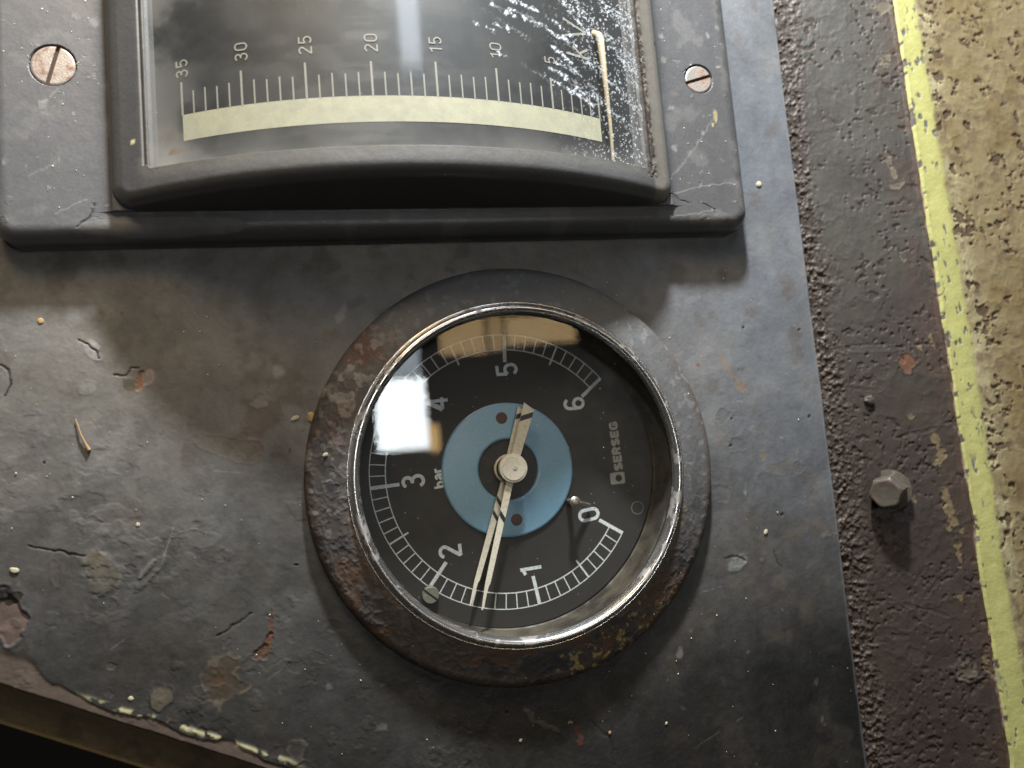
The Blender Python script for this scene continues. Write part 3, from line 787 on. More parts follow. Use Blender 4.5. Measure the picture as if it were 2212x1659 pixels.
def text(mb, s_, cx, cy, h, up, wd, track=.12, squash=1.0):
    """write s_ centred at cx, cy with cap height h; `up` is the direction of the letters' tops in degrees"""
    W = sum(GL[c][0] for c in s_) * squash + track * (len(s_) - 1)
    ux, uy = math.cos(math.radians(up)), math.sin(math.radians(up)); rx, ry = uy, -ux
    x0 = -W / 2
    for c in s_:
        for kind, pts in GL[c][1]:
            q = []
            for (a, b) in pts:
                a = (x0 + a * squash) * h; b = (b - .5) * h
                q.append((cx + a * rx + b * ux, cy + a * ry + b * uy))
            mb.strip(q, wd, kind == 'c')
        x0 += GL[c][0] * squash + track


A0 = -33.26
mb = MB(ZP - .02, .035, .01)
def ang(v): return math.radians(A0 - 48 * v)
mb.strip([(37.4 * math.cos(ang(v)), 37.4 * math.sin(ang(v))) for v in np.linspace(0, 6, 181)], .26)
mb.strip([(33.2 * math.cos(ang(v)), 33.2 * math.sin(ang(v))) for v in np.linspace(0, 6, 181)], .30)
for k in range(61):
    v = k / 10
    r1, w_ = (29.7, .95) if k % 10 == 0 else (31.6, .48) if k % 5 == 0 else (33.2, .30)
    a = ang(v); c, s_ = math.cos(a), math.sin(a)
    mb.k = (k % 2) * 2 + 2
    mb.strip([(r1 * c, r1 * s_), (37.5 * c, 37.5 * s_)], w_)
mb.build('scale_markings', M['print'], dial)
UP = 180 + 2.7
DIG = {'0': (1273, 1111.8), '1': (1148, 1232.6), '2': (973, 1191), '3': (893, 1040), '4': (944.7, 873), '5': (1095, 798), '6': (1240.8, 872)}
for c, (u, v) in DIG.items():
    mb = MB(ZP - .02, .035, .01); p = bp(u, v, ZD)
    text(mb, c, p[0], p[1], 5.9, UP + (4 if c == '0' else 0), .90)
    mb.build('numeral', M['print'], dial)
mb = MB(ZP - .02, .035, .01); p = bp(946.5, 1033, ZD); text(mb, 'bar', p[0], p[1], 2.9, UP + 3, .62, .14, 1.15); mb.build('unit_lettering', M['print'], dial)
mb = MB(ZP - .02, .035, .01); p0 = bp(1337.7, 1016.7, ZD); p1 = bp(1324.8, 910.6, ZD)
tx = (p1 - p0)[:2]; L_ = np.hypot(*tx); upa = math.degrees(math.atan2(tx[1], tx[0])) + 90
hh = 2.35
Wn = sum(GL[c][0] for c in 'SERSEG'); sq = (L_ / hh - .06 * 5) / Wn
text(mb, 'SERSEG', (p0[0] + p1[0]) / 2, (p0[1] + p1[1]) / 2, hh, upa, .70, .06, sq); mb.build('maker_lettering', M['makerprint'], dial)
# square emblem with a round hole
mb = MB(ZP - .02, .035, .01); pc = bp(1335, 1033, ZD); ph = bp(1337.5, 1032.5, ZD)
ux = np.array([math.cos(math.radians(upa)), math.sin(math.radians(upa))]); rx = np.array([ux[1], -ux[0]])
st = len(mb.V); nn = 32; zt = ZP + .02
hx, hy = 2.15, 1.65
for i in range(nn):
    a = 2 * math.pi * i / nn; d = math.cos(a) * ux + math.sin(a) * rx
    k = min(hx / max(1e-6, abs(math.cos(a))), hy / max(1e-6, abs(math.sin(a))))
    o = pc[:2] + d * k; q = ph[:2] + d * .98
    mb.V += [(o[0], o[1], zt), (q[0], q[1], zt)]
for i in range(nn):
    j = (i + 1) % nn; mb.F.append([st + 2 * i, st + 2 * j, st + 2 * j + 1, st + 2 * i + 1])
mb.build('maker_emblem', M['makerprint'], dial)
# small printed circle near the rim
mb = MB(ZP - .02, .035, .01); p = bp(1378, 1097, ZD); mb.strip([(p[0] + 1.75 * math.cos(a), p[1] + 1.75 * math.sin(a)) for a in np.linspace(0, 2 * math.pi, 28, endpoint=False)], .13, True)
mb.build('printed_circle', M['makerprint'], dial)
# blue ring
V, Fc = lathe([(8.3, ZP), (8.35, ZD + .25), (8.7, ZD + .42), (8.9, ZD + .42), (17.7, ZD + .42), (17.9, ZD + .42), (18.25, ZD + .22), (18.3, ZP)], 140)
blue = mesh_obj('blue_ring', V, Fc, M['blue'], dial, True)
for (x, y) in ((-.7, 14.15), (1.1, -13.75)):
    V, Fc = lathe([(0, .50), (1.2, .52), (1.55, .46), (1.66, .40), (1.7, .3)], 28, x, y, ZD); mesh_obj('rivet', V, Fc, M['rivet'], blue, True)

# pointers
def pointer(name, z, u_t, v_t, u_p, v_p, hub_uv, hub_prof, stripes):
    c = bp(*hub_uv, z); tail = bp(u_t, v_t, z); tip = bp(u_p, v_p, z)
    ob = bpy.data.objects.new(name, None)
    d = (tip - c)[:2]; L = np.hypot(*d); d /= L; n = np.array([-d[1], d[0]])
    dt = (tail - c)[:2]; Lt = np.hypot(*dt); dt /= Lt; nt_ = np.array([-dt[1], dt[0]])
    V = []
    def pt(base, dd, nn_, l, o): p = base[:2] + dd * l + nn_ * o; return (p[0], p[1])
    out = [pt(c, d, n, 3.0, 1.0), pt(c, d, n, L - 7.0, .62), pt(c, d, n, L - 6.2, .35), pt(c, d, n, L, .12), pt(c, d, n, L + .02, -.22), pt(c, d, n, L - 6.6, -.72), pt(c, d, n, 3.0, -.95)]
    tl = [pt(c, dt, nt_, 3.0, 1.25), pt(c, dt, nt_, Lt + .5, 1.7), pt(c, dt, nt_, Lt - .7, -1.55), pt(c, dt, nt_, 3.0, -1.15)]
    root = None
    m = MB(z - .35, .35, 0); m.poly(out); m.poly(tl)
    # hub
    HV, HF = lathe(hub_prof, 56, c[0], c[1])
    o = len(m.V); m.V += HV; m.F += [[i + o for i in f] for f in HF]
    root = m.build(name, M['needle'], G)
    for (base_l, tailside, sl, wd) in stripes:
        mm = MB(z + .003, .03, 0)
        dd, nn_ = (dt, nt_) if tailside else (d, n)
        k = base_l; hw0 = (1.25 + (1.65 - 1.25) * k / Lt) if tailside else (1.0 - .36 * k / L) * 1.02
        mm.poly([pt(c, dd, nn_, k, hw0), pt(c, dd, nn_, k + wd, hw0), pt(c, dd, nn_, k + wd + sl, -hw0 * .97), pt(c, dd, nn_, k + sl, -hw0 * .97)])
        mm.build('black_stripe', M['black'], root)
    return root, c
up_, c1 = pointer('pointer', -1.5, 1144, 877, 1042, 1318, (1107.5, 1011.5),
                  [(0, -.15), (3.15, -.15), (3.2, -.3), (3.3, -.3), (3.75, -.38), (3.85, -.9), (3.6, -1.2), (3.6, -3.6)], [(12.6, True, 2.0, 1.6), (13.2, False, -1.8, 1.5)])
V, Fc = lathe([(0, -.02), (.55, -.05), (.65, -.3)], 20, c1[0] + .35, c1[1] - .05); mesh_obj('spindle', V, Fc, M['steel'], up_, True)
lo_, c2 = pointer('pointer', -4.6, 1131, 885, 1016, 1309, (1097.5, 1012.5),
                  [(3.4, -4.0), (3.75, -4.1), (3.9, -4.5), (3.7, -6.0), (3.4, -7.2)], [(13.4, True, 2.0, 1.5), (9.4, False, -1.7, 1.2), (13.2, False, -1.7, 1.2)])

# stop pin with a bent arm
def tube(path, r, n=12, caps=True):
    V, Fc = [], []
    P = [Vector(p) for p in path]; rr = r if hasattr(r, '__len__') else [r] * len(P)
    for i, p in enumerate(P):
        t = (P[min(i + 1, len(P) - 1)] - P[max(i - 1, 0)]).normalized()
        a = t.orthogonal().normalized(); b = t.cross(a)
        if i > 0:
            a = (pa - t * pa.dot(t)).normalized(); b = t.cross(a)
        pa = a
        for k in range(n):
            th = 2 * math.pi * k / n; V.append(tuple(p + a * rr[i] * math.cos(th) + b * rr[i] * math.sin(th)))
    for i in range(len(P) - 1):
        for k in range(n):
            j = (k + 1) % n; Fc.append([i * n + k, i * n + j, (i + 1) * n + j, (i + 1) * n + k])
    Fc.append(list(range(n))[::-1]); Fc.append([len(V) - n + k for k in range(n)])
    return V, Fc
ps = bp(1243, 1084, -1.0)
V, Fc = tube([(ps[0] - .1, ps[1], ZD - .4), (ps[0], ps[1], -3.0), (ps[0], ps[1], -2.2), (ps[0], ps[1], -1.4), (ps[0], ps[1], -1.0), (ps[0], ps[1], -.85)], [.75, .75, 1.1, 1.45, 1.1, .4], 20)
pin = mesh_obj('stop_pin', V, Fc, M['steel'], G, True)
V, Fc = tube([(ps[0] + .4, ps[1] - .2, -2.6), (ps[0] + 3.2, ps[1] - .9, -4.6), (ps[0] + 5.6, ps[1] - 1.6, -6.2)], [.6, .5, .5], 12)
mesh_obj('pin_arm', V, Fc, M['steel'], pin, True)
# slotted screw of the dial
def slotted(name, cx, cy, z, r, h, slotw, ang_, mat, slotmat, parent):
    V, Fc = [], []
    n = 40
    m = lathe([(0, h - .02), (r * .8, h), (r * .95, h - .12), (r, h - .35), (r, -.3)], n, cx, cy, z)
    # two half discs parted by the slot
    V = []; Fc = []
    c, s_ = math.cos(ang_), math.sin(ang_)
    for side in (1, -1):
        a_ = math.asin(slotw / 2 / r)
        arcpts = [(r * math.cos(t), side * r * math.sin(t)) for t in np.linspace(a_, math.pi - a_, 24)]
        for lev, sh, zz in ((0, 1, -.3), (1, 1, h - .35), (2, .965, h - .1), (3, .9, h)):
            for x, y in arcpts:
                yy = side * max(slotw / 2, abs(y) * sh); x2 = x * sh
                V.append((cx + x2 * c - yy * s_, cy + x2 * s_ + yy * c, z + zz))
        st = len(V) - 4 * 24
        for l in range(3):
            for i in range(23):
                Fc.append([st + l * 24 + i, st + l * 24 + i + 1, st + (l + 1) * 24 + i + 1, st + (l + 1) * 24 + i])
            Fc.append([st + l * 24 + 23, st + l * 24, st + (l + 1) * 24, st + (l + 1) * 24 + 23])
        Fc.append([st + 72 + i for i in range(24)])
    o = mesh_obj(name, V, Fc, mat, parent)
    V, Fc = lathe([(0, h - .6), (r * .99, h - .6), (r * .99, -.35)], 32, cx, cy, z)
    mesh_obj('slot', V, Fc, slotmat, o)
    return o
p = bp(930, 1285, ZD + .8)
slotted('dial_screw', p[0], p[1], ZD + .05, 2.25, 1.5, .55, math.radians(-42), M['olive'], M['black'], G)

# ------------------------------------------------------------------ upper instrument with the curved window
VM = thing('kilovolt_meter', 'grey cast edgewise meter with curved dirty window and cream scale band above the round gauge', 'panel meter', (0, 0, 0))
XC, RH, ZT = -21.5, 142.0, 30.0
HX0, HX1, HY0 = -92.8, 49.2, 68.6
OX0, OX1, OY0 = -83.3, 40.6, 76.2
FX0, FX1, FY0, FZ = -119.5, 73.6, 61.9, 8.0
def dense(a, b, st, spots):
    out = set(np.round(np.arange(a, b, st), 4))
    for (c0, c1, st2) in spots: out |= set(np.round(np.arange(c0, c1, st2), 4))
    v = np.array(sorted(out)); keepi = [0]
    for i in range(1, len(v)):
        if v[i] - v[keepi[-1]] > .028: keepi.append(i)
    return v[keepi]
xs = dense(FX0 - 1, FX1 + .8, .5, [(-112, -98, .14), (57, 68, .14), (FX0 - .3, FX0 + 5, .12), (HX0 - .6, HX0 + 5, .1), (OX0 - 1.6, OX0 + 1.5, .1), (OX1 - 1.5, OX1 + 1.6, .1), (HX1 - 5, HX1 + .6, .1), (FX1 - 5, FX1 + .3, .12)])
ys = dense(FY0 - .4, 146, .5, [(98, 113, .14), (FY0 - .2, FY0 + 6, .12), (HY0 - .5, HY0 + 8, .07), (OY0 - 1.6, OY0 + 1.6, .08)])
F = Field(xs, ys, (0.074, 0.075, 0.078), 0.42)
X, Y = F.X, F.Y
def rrect_in(X, Y, x0, x1, y0, r):
    """distance inside a rounded box open at the top"""
    dx = np.minimum(X - x0, x1 - X); dy = Y - y0
    q = np.minimum(dx, dy); corner = (dx < r) & (dy < r)
    return np.where(corner, r - np.hypot(r - dx, r - dy), q)
def qround(d, r, H):
    """height over a quarter round of radius r at the edge, 0 outside"""
    rr = np.minimum(r, H); k = np.clip(d / rr, 0, 1)
    return np.where(d <= 0, 0, H - rr + rr * np.sqrt(np.clip(1 - (1 - k) ** 2, 0, 1)))
df = rrect_in(X, Y, FX0, FX1, FY0, 6.0)
zf = np.where(df <= 0, -1.0, qround(df, 4.2, FZ + 0 * X))
zarc = ZT - RH + np.sqrt(RH ** 2 - (X - XC) ** 2)
dh = rrect_in(X, Y, HX0, HX1, HY0 , 5.5)
Hh = np.clip(zarc - FZ, .5, None)
rr_ = np.minimum(3.4, Hh * .8); dw = (Hh - rr_) / 18.0
zh = FZ + np.where(dh < dw, np.clip(dh, 0, None) * 18.0, Hh - rr_ + qround(np.clip(dh - dw, 1e-6, None), 3.4, rr_ + 0 * X))
z = np.where(dh > 0, zh, zf)
# soft fillet from flange to hood sides
sidefl = np.exp(-np.clip(-np.minimum(X - HX0, HX1 - X), 0, 9) / .9) * 1.2 * (dh <= 0) * (Y > HY0)
z = z + sidefl * (df > 0)
do = rrect_in(X, Y, OX0, OX1, OY0, 1.0)
floor_z = ZT - 9.0 - RH + np.sqrt(RH ** 2 - (X - XC) ** 2)
z = np.where(do > 0, np.where(do < .9, zarc - 1.5 - (do - 0) * 1.0, floor_z), z)
F.Z = z
for (u_, v_, r_) in ((114, 141, 5.2), (1509, 171, 4.35)):
    p_ = bp(u_, v_, 7.9); F.Z = np.where(np.hypot(X - p_[0], Y - p_[1]) < r_, 6.6, F.Z)
# groove cut in the frame around the window
F.Z -= .4 * np.exp(-((do + .9) / .35) ** 2) * (do <= 0) * (Y > OY0 + 1)
n1 = fbm(X, Y, 20, 4, 81); n2 = fbm(X, Y, 3, 4, 82); n3 = fbm(X * 3, Y * .5, 9, 4, 83)
F.mix(sstep(.4, .7, n1) * .4, (0.092, 0.094, 0.101)); F.mix(sstep(.5, .75, n3) * .25, (0.060, 0.062, 0.065)); F.mix(sstep(-85, -100, X) * .6, (0.112, 0.115, 0.125))
F.Z += .12 * (fbm(X, Y, 9, 3, 84) - .5) + .05 * (n2 - .5)
# dust and grime gathered along the window and in the side grooves
grime = np.exp(-((do + .5) / .9) ** 2) * (do <= 0.0)
F.mix(grime * (.4 + .4 * sstep(.35, .6, n2)) * .6, (0.13, 0.122, 0.10), .85)
gr = grime * sstep(OX1 - .5, OX1 + .1, X) * sstep(.38, .5, n2 + .12); F.mix(np.clip(gr * 1.3, 0, 1), (0.035, 0.026, 0.018), .9)
F.mix(sstep(OX1 + .8, OX1 + 1.8, X) * (1 - sstep(HX1 - 2, HX1 - 1, X)) * (dh > 0) * .45, (0.24, 0.215, 0.17), .7)
crust = np.exp(-((X - OX1 - 1.0 - .8 * (n1 - .5)) / 1.15) ** 2) * (Y > OY0 - 2) + np.exp(-(((X - OX1 + .2) / 2.2) ** 2 + ((Y - OY0 - 1.5) / 2.5) ** 2))
nf = fbm(X, Y, .8, 3, 87)
F.mix(np.clip(crust * 1.5, 0, 1) * sstep(.36, .50, nf), (0.022, 0.015, 0.009), .9); F.Z += crust * .5 * (nf - .4) * (do <= 0)
F.mix(np.exp(-((X - HX0 + .9) / 1.0) ** 2) * (Y > HY0) * .4 * sstep(.3, .6, n2), (0.06, 0.052, 0.042), .8)
F.mix(sstep(.60, .72, fbm(X, Y, 6, 4, 85)) * (dh <= 0) * .3, (0.17, 0.17, 0.165))
F.mix(np.exp(-((do + 1.6) / 1.3) ** 2) * (Y < OY0 + 3) * (do <= 0) * .35, (0.13, 0.128, 0.115), .8)
wr = np.exp(-((df - 3.0) / 1.5) ** 2); F.mix(wr * (X > 50) * sstep(.45, .6, n2) * .35, (0.16, 0.15, 0.13), .6)
def at8(u, v): p = bp(u, v, 8.0); return p[0], p[1]
for pts, wd in ((((1437, 425), (1455, 420), (1470, 432), (1490, 438)), .35), (((1475, 155), (1490, 145), (1510, 150), (1520, 170)), .25), (((165, 505 - 15), (190, 470), (205, 440)), .4), (((1350 + 170, 440), (1545, 452)), .3)):
    F.stroke([at8(*p) for p in pts], wd, (0.03, 0.028, 0.027), depth=.12, wob=.4)
for pts in (((1440, 395), (1500, 320), (1545, 250)), ((1450, 420), (1530, 400), (1590, 395)), ((1450, 470), (1540, 455)), ((90, 225), (110, 205), (125, 190)), ((60, 520 - 140), (120, 350)), ((120, 120 + 340), (190, 430))):
    F.stroke([at8(*p) for p in pts], .35, (0.20, 0.20, 0.20), depth=-.03, wob=.5, strength=.5)
for (u, v, a, b, c) in ((1405, 110, .55, .5, (0.02, 0.02, 0.02)), (1545, 250, .6, 1.8, (0.23, 0.2, 0.1)), (1540, 270, .4, .7, (0.3, 0.25, 0.1)), (300, 330, .5, .4, CREAM)):
    x, y = at8(u, v); F.chip(x, y, a, b, 0, c, depth=.15 if c[0] < .05 else -.04)
for k in range(60):
    x = random.choice([random.uniform(-118, -94), random.uniform(50, 72)]); y = random.uniform(64, 130); r = random.uniform(.3, 1.1)
    F.chip(x, y, r, r * random.uniform(.3, .9), random.uniform(0, 3), random.choice([(0.19, 0.19, 0.19), (0.085, 0.083, 0.083), (0.15, 0.14, 0.125)]), depth=random.choice([-.08, .06]), lip=.05, jag=.8, strength=.6, soft=.3)
# lighter raised patch low on the left of the flange
x, y = at8(330, 500); F.chip(x, y + 1.2, 20, 2.6, 0, (0.15, 0.148, 0.145), depth=-.12, lip=.05, jag=.25, strength=.6)
keep = ((df > -.6) & ~((do > 3.0) & (X > OX0 + 4) & (X < OX1 - 4) & (Y > OY0 + 4)))
F.build('housing', M['housing'], VM, keep=keep)

# scale plate: a drum behind the window
SXC, SR, SZT = -22.0, 125.0, 24.6
def drum(x, y, h):     # x measured along the arc from the middle
    a = x / SR; return (SXC + (SR + h) * math.sin(a), y, SZT - SR + (SR + h) * math.cos(a))
V, Fc = [], []
for i in range(81):
    x = -75 + 150 * i / 80
    for y in (73.0, 150.0): V.append(drum(x, y, 0))
    for y in (150.0, 73.0): V.append(drum(x, y, -1.0))
for i in range(80):
    for k in range(4): Fc.append([i * 4 + k, (i + 1) * 4 + k, (i + 1) * 4 + (k + 1) % 4, i * 4 + (k + 1) % 4])
sp_ = mesh_obj('scale_plate', V, Fc, M['scale'], VM, False)
DTH = 3.075; X35 = -DTH * 17.5 - 1.9
def sx(val): return X35 + (35 - val) * DTH
mb = MB(.02, .05)
pts_top = 90.7; pts_bot = 84.3
n = 90
mb_v = []
for i in range(n + 1):
    x = X35 + .0 + (35 * DTH) * i / n
    mb_v += [drum(x, pts_bot, .08), drum(x, pts_top, .08), drum(x, pts_bot, .0), drum(x, pts_top, .0)]
ff = [[4 * i, 4 * i + 4, 4 * i + 5, 4 * i + 1] for i in range(n)] + [[4 * i + 1, 4 * i + 5, 4 * i + 7, 4 * i + 3] for i in range(n)] + [[4 * i, 4 * i + 2, 4 * i + 6, 4 * i + 4] for i in range(n)]
mesh_obj('scale_band', mb_v, ff, M['lume'], sp_)
mb = MB(.0, .10, .0)
for v in range(36):
    if v == 35 or v == 5 or v == 0: y1 = 98.6 if v != 0 else 97.6
    elif v % 5 == 0: y1 = 99.2
    else: y1 = 96.3
    x = sx(v); mb.strip([(x, pts_top - .15), (x, y1 + (.3 if v % 2 else 0))], .36 if v % 5 else .5)
mb.build('tick_marks', M['tick'], sp_, warp=lambda x, y, z: drum(x, y, z))
for v in (35, 30, 25, 20, 15, 10, 5):
    mb = MB(.0, .10, .01); text(mb, str(v), sx(v) + .3, 103.8 if v not in (35,) else 102.2, 3.1, 180, .34, .22, 1.1)
    mb.build('numeral', M['tick'], sp_, warp=lambda x, y, z: drum(x, y, z))
mb = MB(.0, .10, .01); text(mb, 'kV', sx(0) - 5.8, 111.5, 7.4, 180, .62, .22, .95)
mb.build('unit_lettering', M['tick'], sp_, warp=lambda x, y, z: drum(x, y, z))
# pointer resting beyond zero
pl = bp(1296, 80, 17); pm_ = bp(1318, 265, 17); pe = bp(1326, 345, 17)
V, Fc = tube([(pl[0] - .3, pl[1] + 3.0, 13.5), (pl[0] - .1, pl[1] + .8, 16.4), (pl[0], pl[1] - .5, 17), (pl[0] * .5 + pm_[0] * .5, (pl[1] + pm_[1]) / 2, 17), (pm_[0], pm_[1], 17), (pe[0], pe[1], 16.5)], [.9, 1.0, 1.05, .75, .5, .45], 10)
mesh_obj('pointer', V, Fc, M['tan_needle'], VM, True)

# curved window
xg = np.linspace(OX0 - .4, OX1 + .4, 460); yg = np.linspace(OY0 - .4, 148, 270)
F = Field(xg, yg, (0.52, 0.52, 0.49), 0.0, 0)
X, Y = F.X, F.Y
zg = ZT - 1.2 - RH + np.sqrt(RH ** 2 - (X - XC) ** 2)
din = np.minimum(np.minimum(X - OX0, OX1 - X), Y - OY0)
n1 = fbm(X, Y, 9, 5, 91); n2 = fbm(X, Y, 2.0, 4, 92); n3 = fbm(X, Y, 24, 3, 93)
d = .06 * sstep(.35, .7, n1)
d += .28 * np.exp(-(np.clip(Y - OY0, 0, 99) / 4.0) ** 1.4) * (.45 + .8 * n1)
d += .36 * np.exp(-np.clip(X - OX0, 0, 99) / 4.5) * sstep(.3, .62, n1 + .08) + .12 * np.exp(-((X - OX0) / 18) ** 2 ) * sstep(.45, .62, n3) * sstep(.4, .6, n1)
d += .30 * np.exp(-(((X - OX0 - 4) / 8) ** 2 + ((Y - OY0 - 2) / 8) ** 2))
d += .12 * np.exp(-((X + 30) / 22) ** 2) * sstep(.45, .7, fbm(X * .5, Y * 2, 6, 4, 94))
brown_m = np.exp(-(((X - OX0 - 3) / 5) ** 2 + ((Y - OY0 - 4) / 4) ** 2)) * sstep(.5, .6, n2)
d += brown_m * .5
# scraped white streaks over the right part: they run down to the right
s1, s2 = X * math.cos(-.5) + Y * math.sin(-.5), -X * math.sin(-.5) + Y * math.cos(-.5)
st = fbm(s1 * .35, s2 * 1.9, 4.5, 4, 95); spk = fbm(X, Y, .5, 2, 96, .6); spk2 = fbm(X, Y, .9, 3, 97, .6)
zone = sstep(-12, 26, X + .5 * (Y - 110)) * sstep(88, 98, Y + .25 * (X - 10)) * (1 - .5 * sstep(36, 42, X))
grn = fbm(X, Y, .36, 2, 98, .6)
strk = sstep(.52, .66, st) * sstep(.50, .62, grn) * zone * .8
strk = np.maximum(strk * .9, sstep(.66, .76, spk) * sstep(8, 34, X + 8 * (n1 - .5)) * .7)
d = d * (1 - zone * .5) + strk * 1.0
# a few strong single scrapes
scr = np.zeros_like(d)
def scrape(u0, v0, u1, v1, wd):
    global d, scr
    a = bp(u0, v0, 26)[:2]; b = bp(u1, v1, 26)[:2]; e = b - a; L2 = e @ e
    t = np.clip(((X - a[0]) * e[0] + (Y - a[1]) * e[1]) / L2, 0, 1)
    dd = np.hypot(X - a[0] - t * e[0], Y - a[1] - t * e[1]) + 2.6 * (spk2 - .5) + 1.2 * (n2 - .5) + .25
    m_ = (1 - sstep(wd * .2, wd, dd)) * (.25 + .75 * sstep(.42, .58, grn)); scr = np.maximum(scr, m_); d = np.maximum(d, m_ * .85)
for a in ((1062, 15, 1110, 35, .9), (1100, 22, 1170, 48, .9), (1140, 40, 1250, 80, 1.0), (1170, 22, 1240, 60, .8), (1025, 62, 1065, 72, .6), (1065, 58, 1095, 64, .5), (1190, 140, 1255, 170, .8), (1180, 160, 1290, 205, .9),
          (1180, 120, 1250, 135, .6), (1235, 10, 1290, 50, .9), (1090, 0, 1180, 24, .8), (1190, 90, 1260, 130, .7), (1200, 178, 1300, 190, .7), (1075, 120, 1100, 132, .4)):
    scrape(*a)
colr = np.empty(X.shape + (3,)); colr[:] = (0.30, 0.30, 0.285)
sm_ = np.clip(strk + scr, 0, 1)[..., None]; colr = colr * (1 - sm_) + np.array((0.62, 0.70, 0.78)) * sm_
bm_ = np.clip(brown_m, 0, 1)[..., None]; colr = colr * (1 - bm_) + np.array((0.14, 0.10, 0.06)) * bm_
F.C = colr; F.Rg = np.clip(d * .9, 0, .95)
P = np.stack([X, Y, zg], -1)
ny, nx = X.shape
idx = np.arange(ny * nx).reshape(ny, nx)
top = np.stack([idx[:-1, :-1], idx[:-1, 1:], idx[1:, 1:], idx[1:, :-1]], -1).reshape(-1, 4)
P2 = P[::30, ::20].copy(); P2[..., 2] -= 1.5; ib = np.arange(P2.shape[0] * P2.shape[1]).reshape(P2.shape[:2]) + ny * nx
bot_ = np.stack([ib[:-1, :-1], ib[1:, :-1], ib[1:, 1:], ib[:-1, 1:]], -1).reshape(-1, 4)
par = np.concatenate([np.stack([F.Rg, F.G, F.G], -1).reshape(-1, 3), np.zeros((P2.shape[0] * P2.shape[1], 3))], 0)
cc = np.concatenate([F.C.reshape(-1, 3), np.full((P2.shape[0] * P2.shape[1], 3), .5)], 0)
mesh_obj('window_glass', np.concatenate([P.reshape(-1, 3), P2.reshape(-1, 3)], 0), np.concatenate([top, bot_], 0), M['drumglass'], VM, True, cc, par)
# fixing screws
for (u, v, a, rr) in ((114, 141, 74, 4.95), (1509, 171, 17, 4.05)):
    p = bp(u, v, 7.9)
    slotted('screw', p[0], p[1], 6.9, rr, .95, .95, math.radians(a), M['screw'], M['slot'], VM)

# ------------------------------------------------------------------ rail below the slanted edge and the dark cabinet behind
us = np.linspace(-150, 160, 600); vs = np.concatenate([np.linspace(0, 11.5, 60), [11.8, 12.0, 12.05]])
F = Field(us, vs, (0.085, 0.062, 0.032), .6)
n1 = fbm(F.X, F.Y, 6, 4, 101); F.mix(sstep(.45, .7, n1) * .6, (0.028, 0.02, 0.012))
F.mix(sstep(10.6, 11.4, F.Y + .6 * (n1 - .5)) * .9, (0.16, 0.12, 0.055)); F.mix((1 - sstep(.2, .7, F.Y)) * .5, (0.10, 0.065, 0.045))
F.mix(np.exp(-(((F.X - 66) / 14) ** 2 + ((F.Y - 8.5) / 1.3) ** 2)) * .9, (0.004, 0.003, 0.002)); 
ed = np.array([-67.76 + 122.05, -64.83 + 37.81]); ed /= np.linalg.norm(ed); nd = np.array([ed[1], -ed[0]])
o0 = np.array([-132.0, -32.4])
zz = -4.5 - .12 * F.Y + .3 * n1 - np.where(F.Y > 11.9, 12, 0)
PX = o0[0] + ed[0] * F.X + nd[0] * (F.Y - 1.5); PY = o0[1] + ed[1] * F.X + nd[1] * (F.Y - 1.5)
rail = F.build('cabinet_rail', M['rail'], P=np.stack([PX, PY, zz], -1))
tag(rail, 'narrow dark brown metal rail along the slanted lower left edge of the grey panel', 'metal rail')
V = [(-260, -260, -40), (260, -260, -40), (260, 260, -40), (-260, 260, -40)]
bk = mesh_obj('cabinet_interior', V, [[0, 1, 2, 3]], M['dark']); bk['kind'] = 'structure'

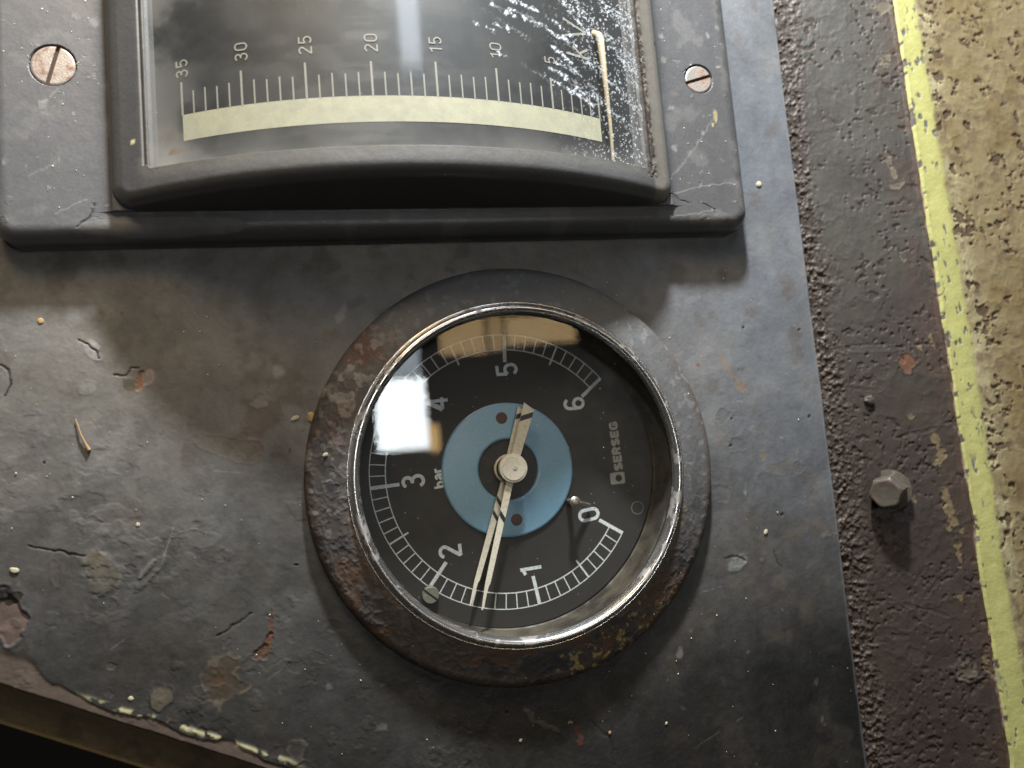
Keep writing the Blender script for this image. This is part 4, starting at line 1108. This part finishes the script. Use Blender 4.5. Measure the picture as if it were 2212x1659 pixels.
# ------------------------------------------------------------------ loose bits lying on the panel
FL = 'paint flakes and crumbs lying on the grey panel'
for (u, v, r, mt, st, lb) in ((672, 900, 1.15, 'amberflake', 1.5, 'amber coloured flake at the left rim of the mounting ring'),
                              (637, 903, .75, 'flake', 1.7, 'small cream grain just left of the amber flake'),
                              (87, 693, .85, 'amberflake', 1.1, 'orange crumb in the shadow at the upper left of the panel'),
                              (1640, 397, .95, 'flake', 1.2, 'whitish crumb on the panel right of the meter flange'),
                              (672, 953, .45, 'flake', 1.5, 'tiny cream grain below the amber flake'),
                              (30, 1232, .8, 'flake', 1.8, 'white grain at the far left edge of the panel'),
                              (297, 1133, .6, 'flake', 1.1, 'small white grain on the panel left of the gauge'),
                              (702, 982, .5, 'flake', 1.9, 'elongated cream grain resting on the left side of the mounting ring'),
                              (1655, 1149, .7, 'flake', 1.5, 'white crumb on the panel right of the gauge'),
                              (1125, 1600, .5, 'flake', 1.2, 'pale grain below the gauge near the copper coloured speck'),
                              (1318, 1583, .45, 'amberflake', 1.3, 'brownish grain at the bottom right below the gauge'),
                              (1440, 1583 - 20, .45, 'flake', 1.2, 'pale grain low on the panel right of the gauge shadow'),
                              (282, 1509, .6, 'flake', 1.3, 'pale grain on the lower left corner of the panel')):
    p = bp(u, v, 6.0 if u == 702 else .4); r *= .75
    blob('paint_flake', (p[0], p[1], 5.6 if u == 702 else .15), r, M[mt], lb, 'paint flake', FL, flat=.45, stretch=st)
p0 = bp(163, 905, .6); p1 = bp(176, 940, .6); p2 = bp(192, 972, .6)
V, Fc = tube([(p0[0], p0[1], .5), (p1[0], p1[1], .9), ((p1[0] + p2[0]) / 2, (p1[1] + p2[1]) / 2, .8), (p2[0], p2[1], .45)], [.14, .2, .26, .5], 10)
tag(mesh_obj('dry_stalk', V, Fc, M['twig'], None, True), 'short orange brown dry stalk lying on the panel at the left', 'dry stalk')
# scattered dust, too small to count
V, Fc = [], []
def crumb(x, y, z, r):
    st = len(V); k = [r * random.uniform(.6, 1.4) for _ in range(5)]
    for i in range(5): a = i * 2 * math.pi / 5; V.append((x + k[i] * math.cos(a), y + k[i] * math.sin(a), z))
    V.append((x, y, z + r * .7))
    for i in range(5): Fc.append([st + i, st + (i + 1) % 5, st + 5])
for k in range(240):
    x, y = random.uniform(-120, 93), random.uniform(-98, 58)
    if math.hypot(x - 1, y + .7) < 56 or y < pan_low(np.array([x]))[0] + 2: continue
    crumb(x, y, .2, random.choice([.08, .1, .14, .22]))
for k in range(70):
    x, y = random.choice([random.uniform(-116, -94), random.uniform(51, 71)]), random.uniform(68, 130); crumb(x, y, 8.05, random.choice([.1, .14, .2]))
for k in range(60):
    a = random.uniform(0, 6.28); r = random.uniform(46, 52); crumb(1 + r * math.cos(a), -.7 + r * math.sin(a), 6.2 - 2.2 * (r - 44) / 10, random.choice([.1, .14, .2]))
du = mesh_obj('dust', V, Fc, M['dust']); du['kind'] = 'stuff'
# dust inside the gauge
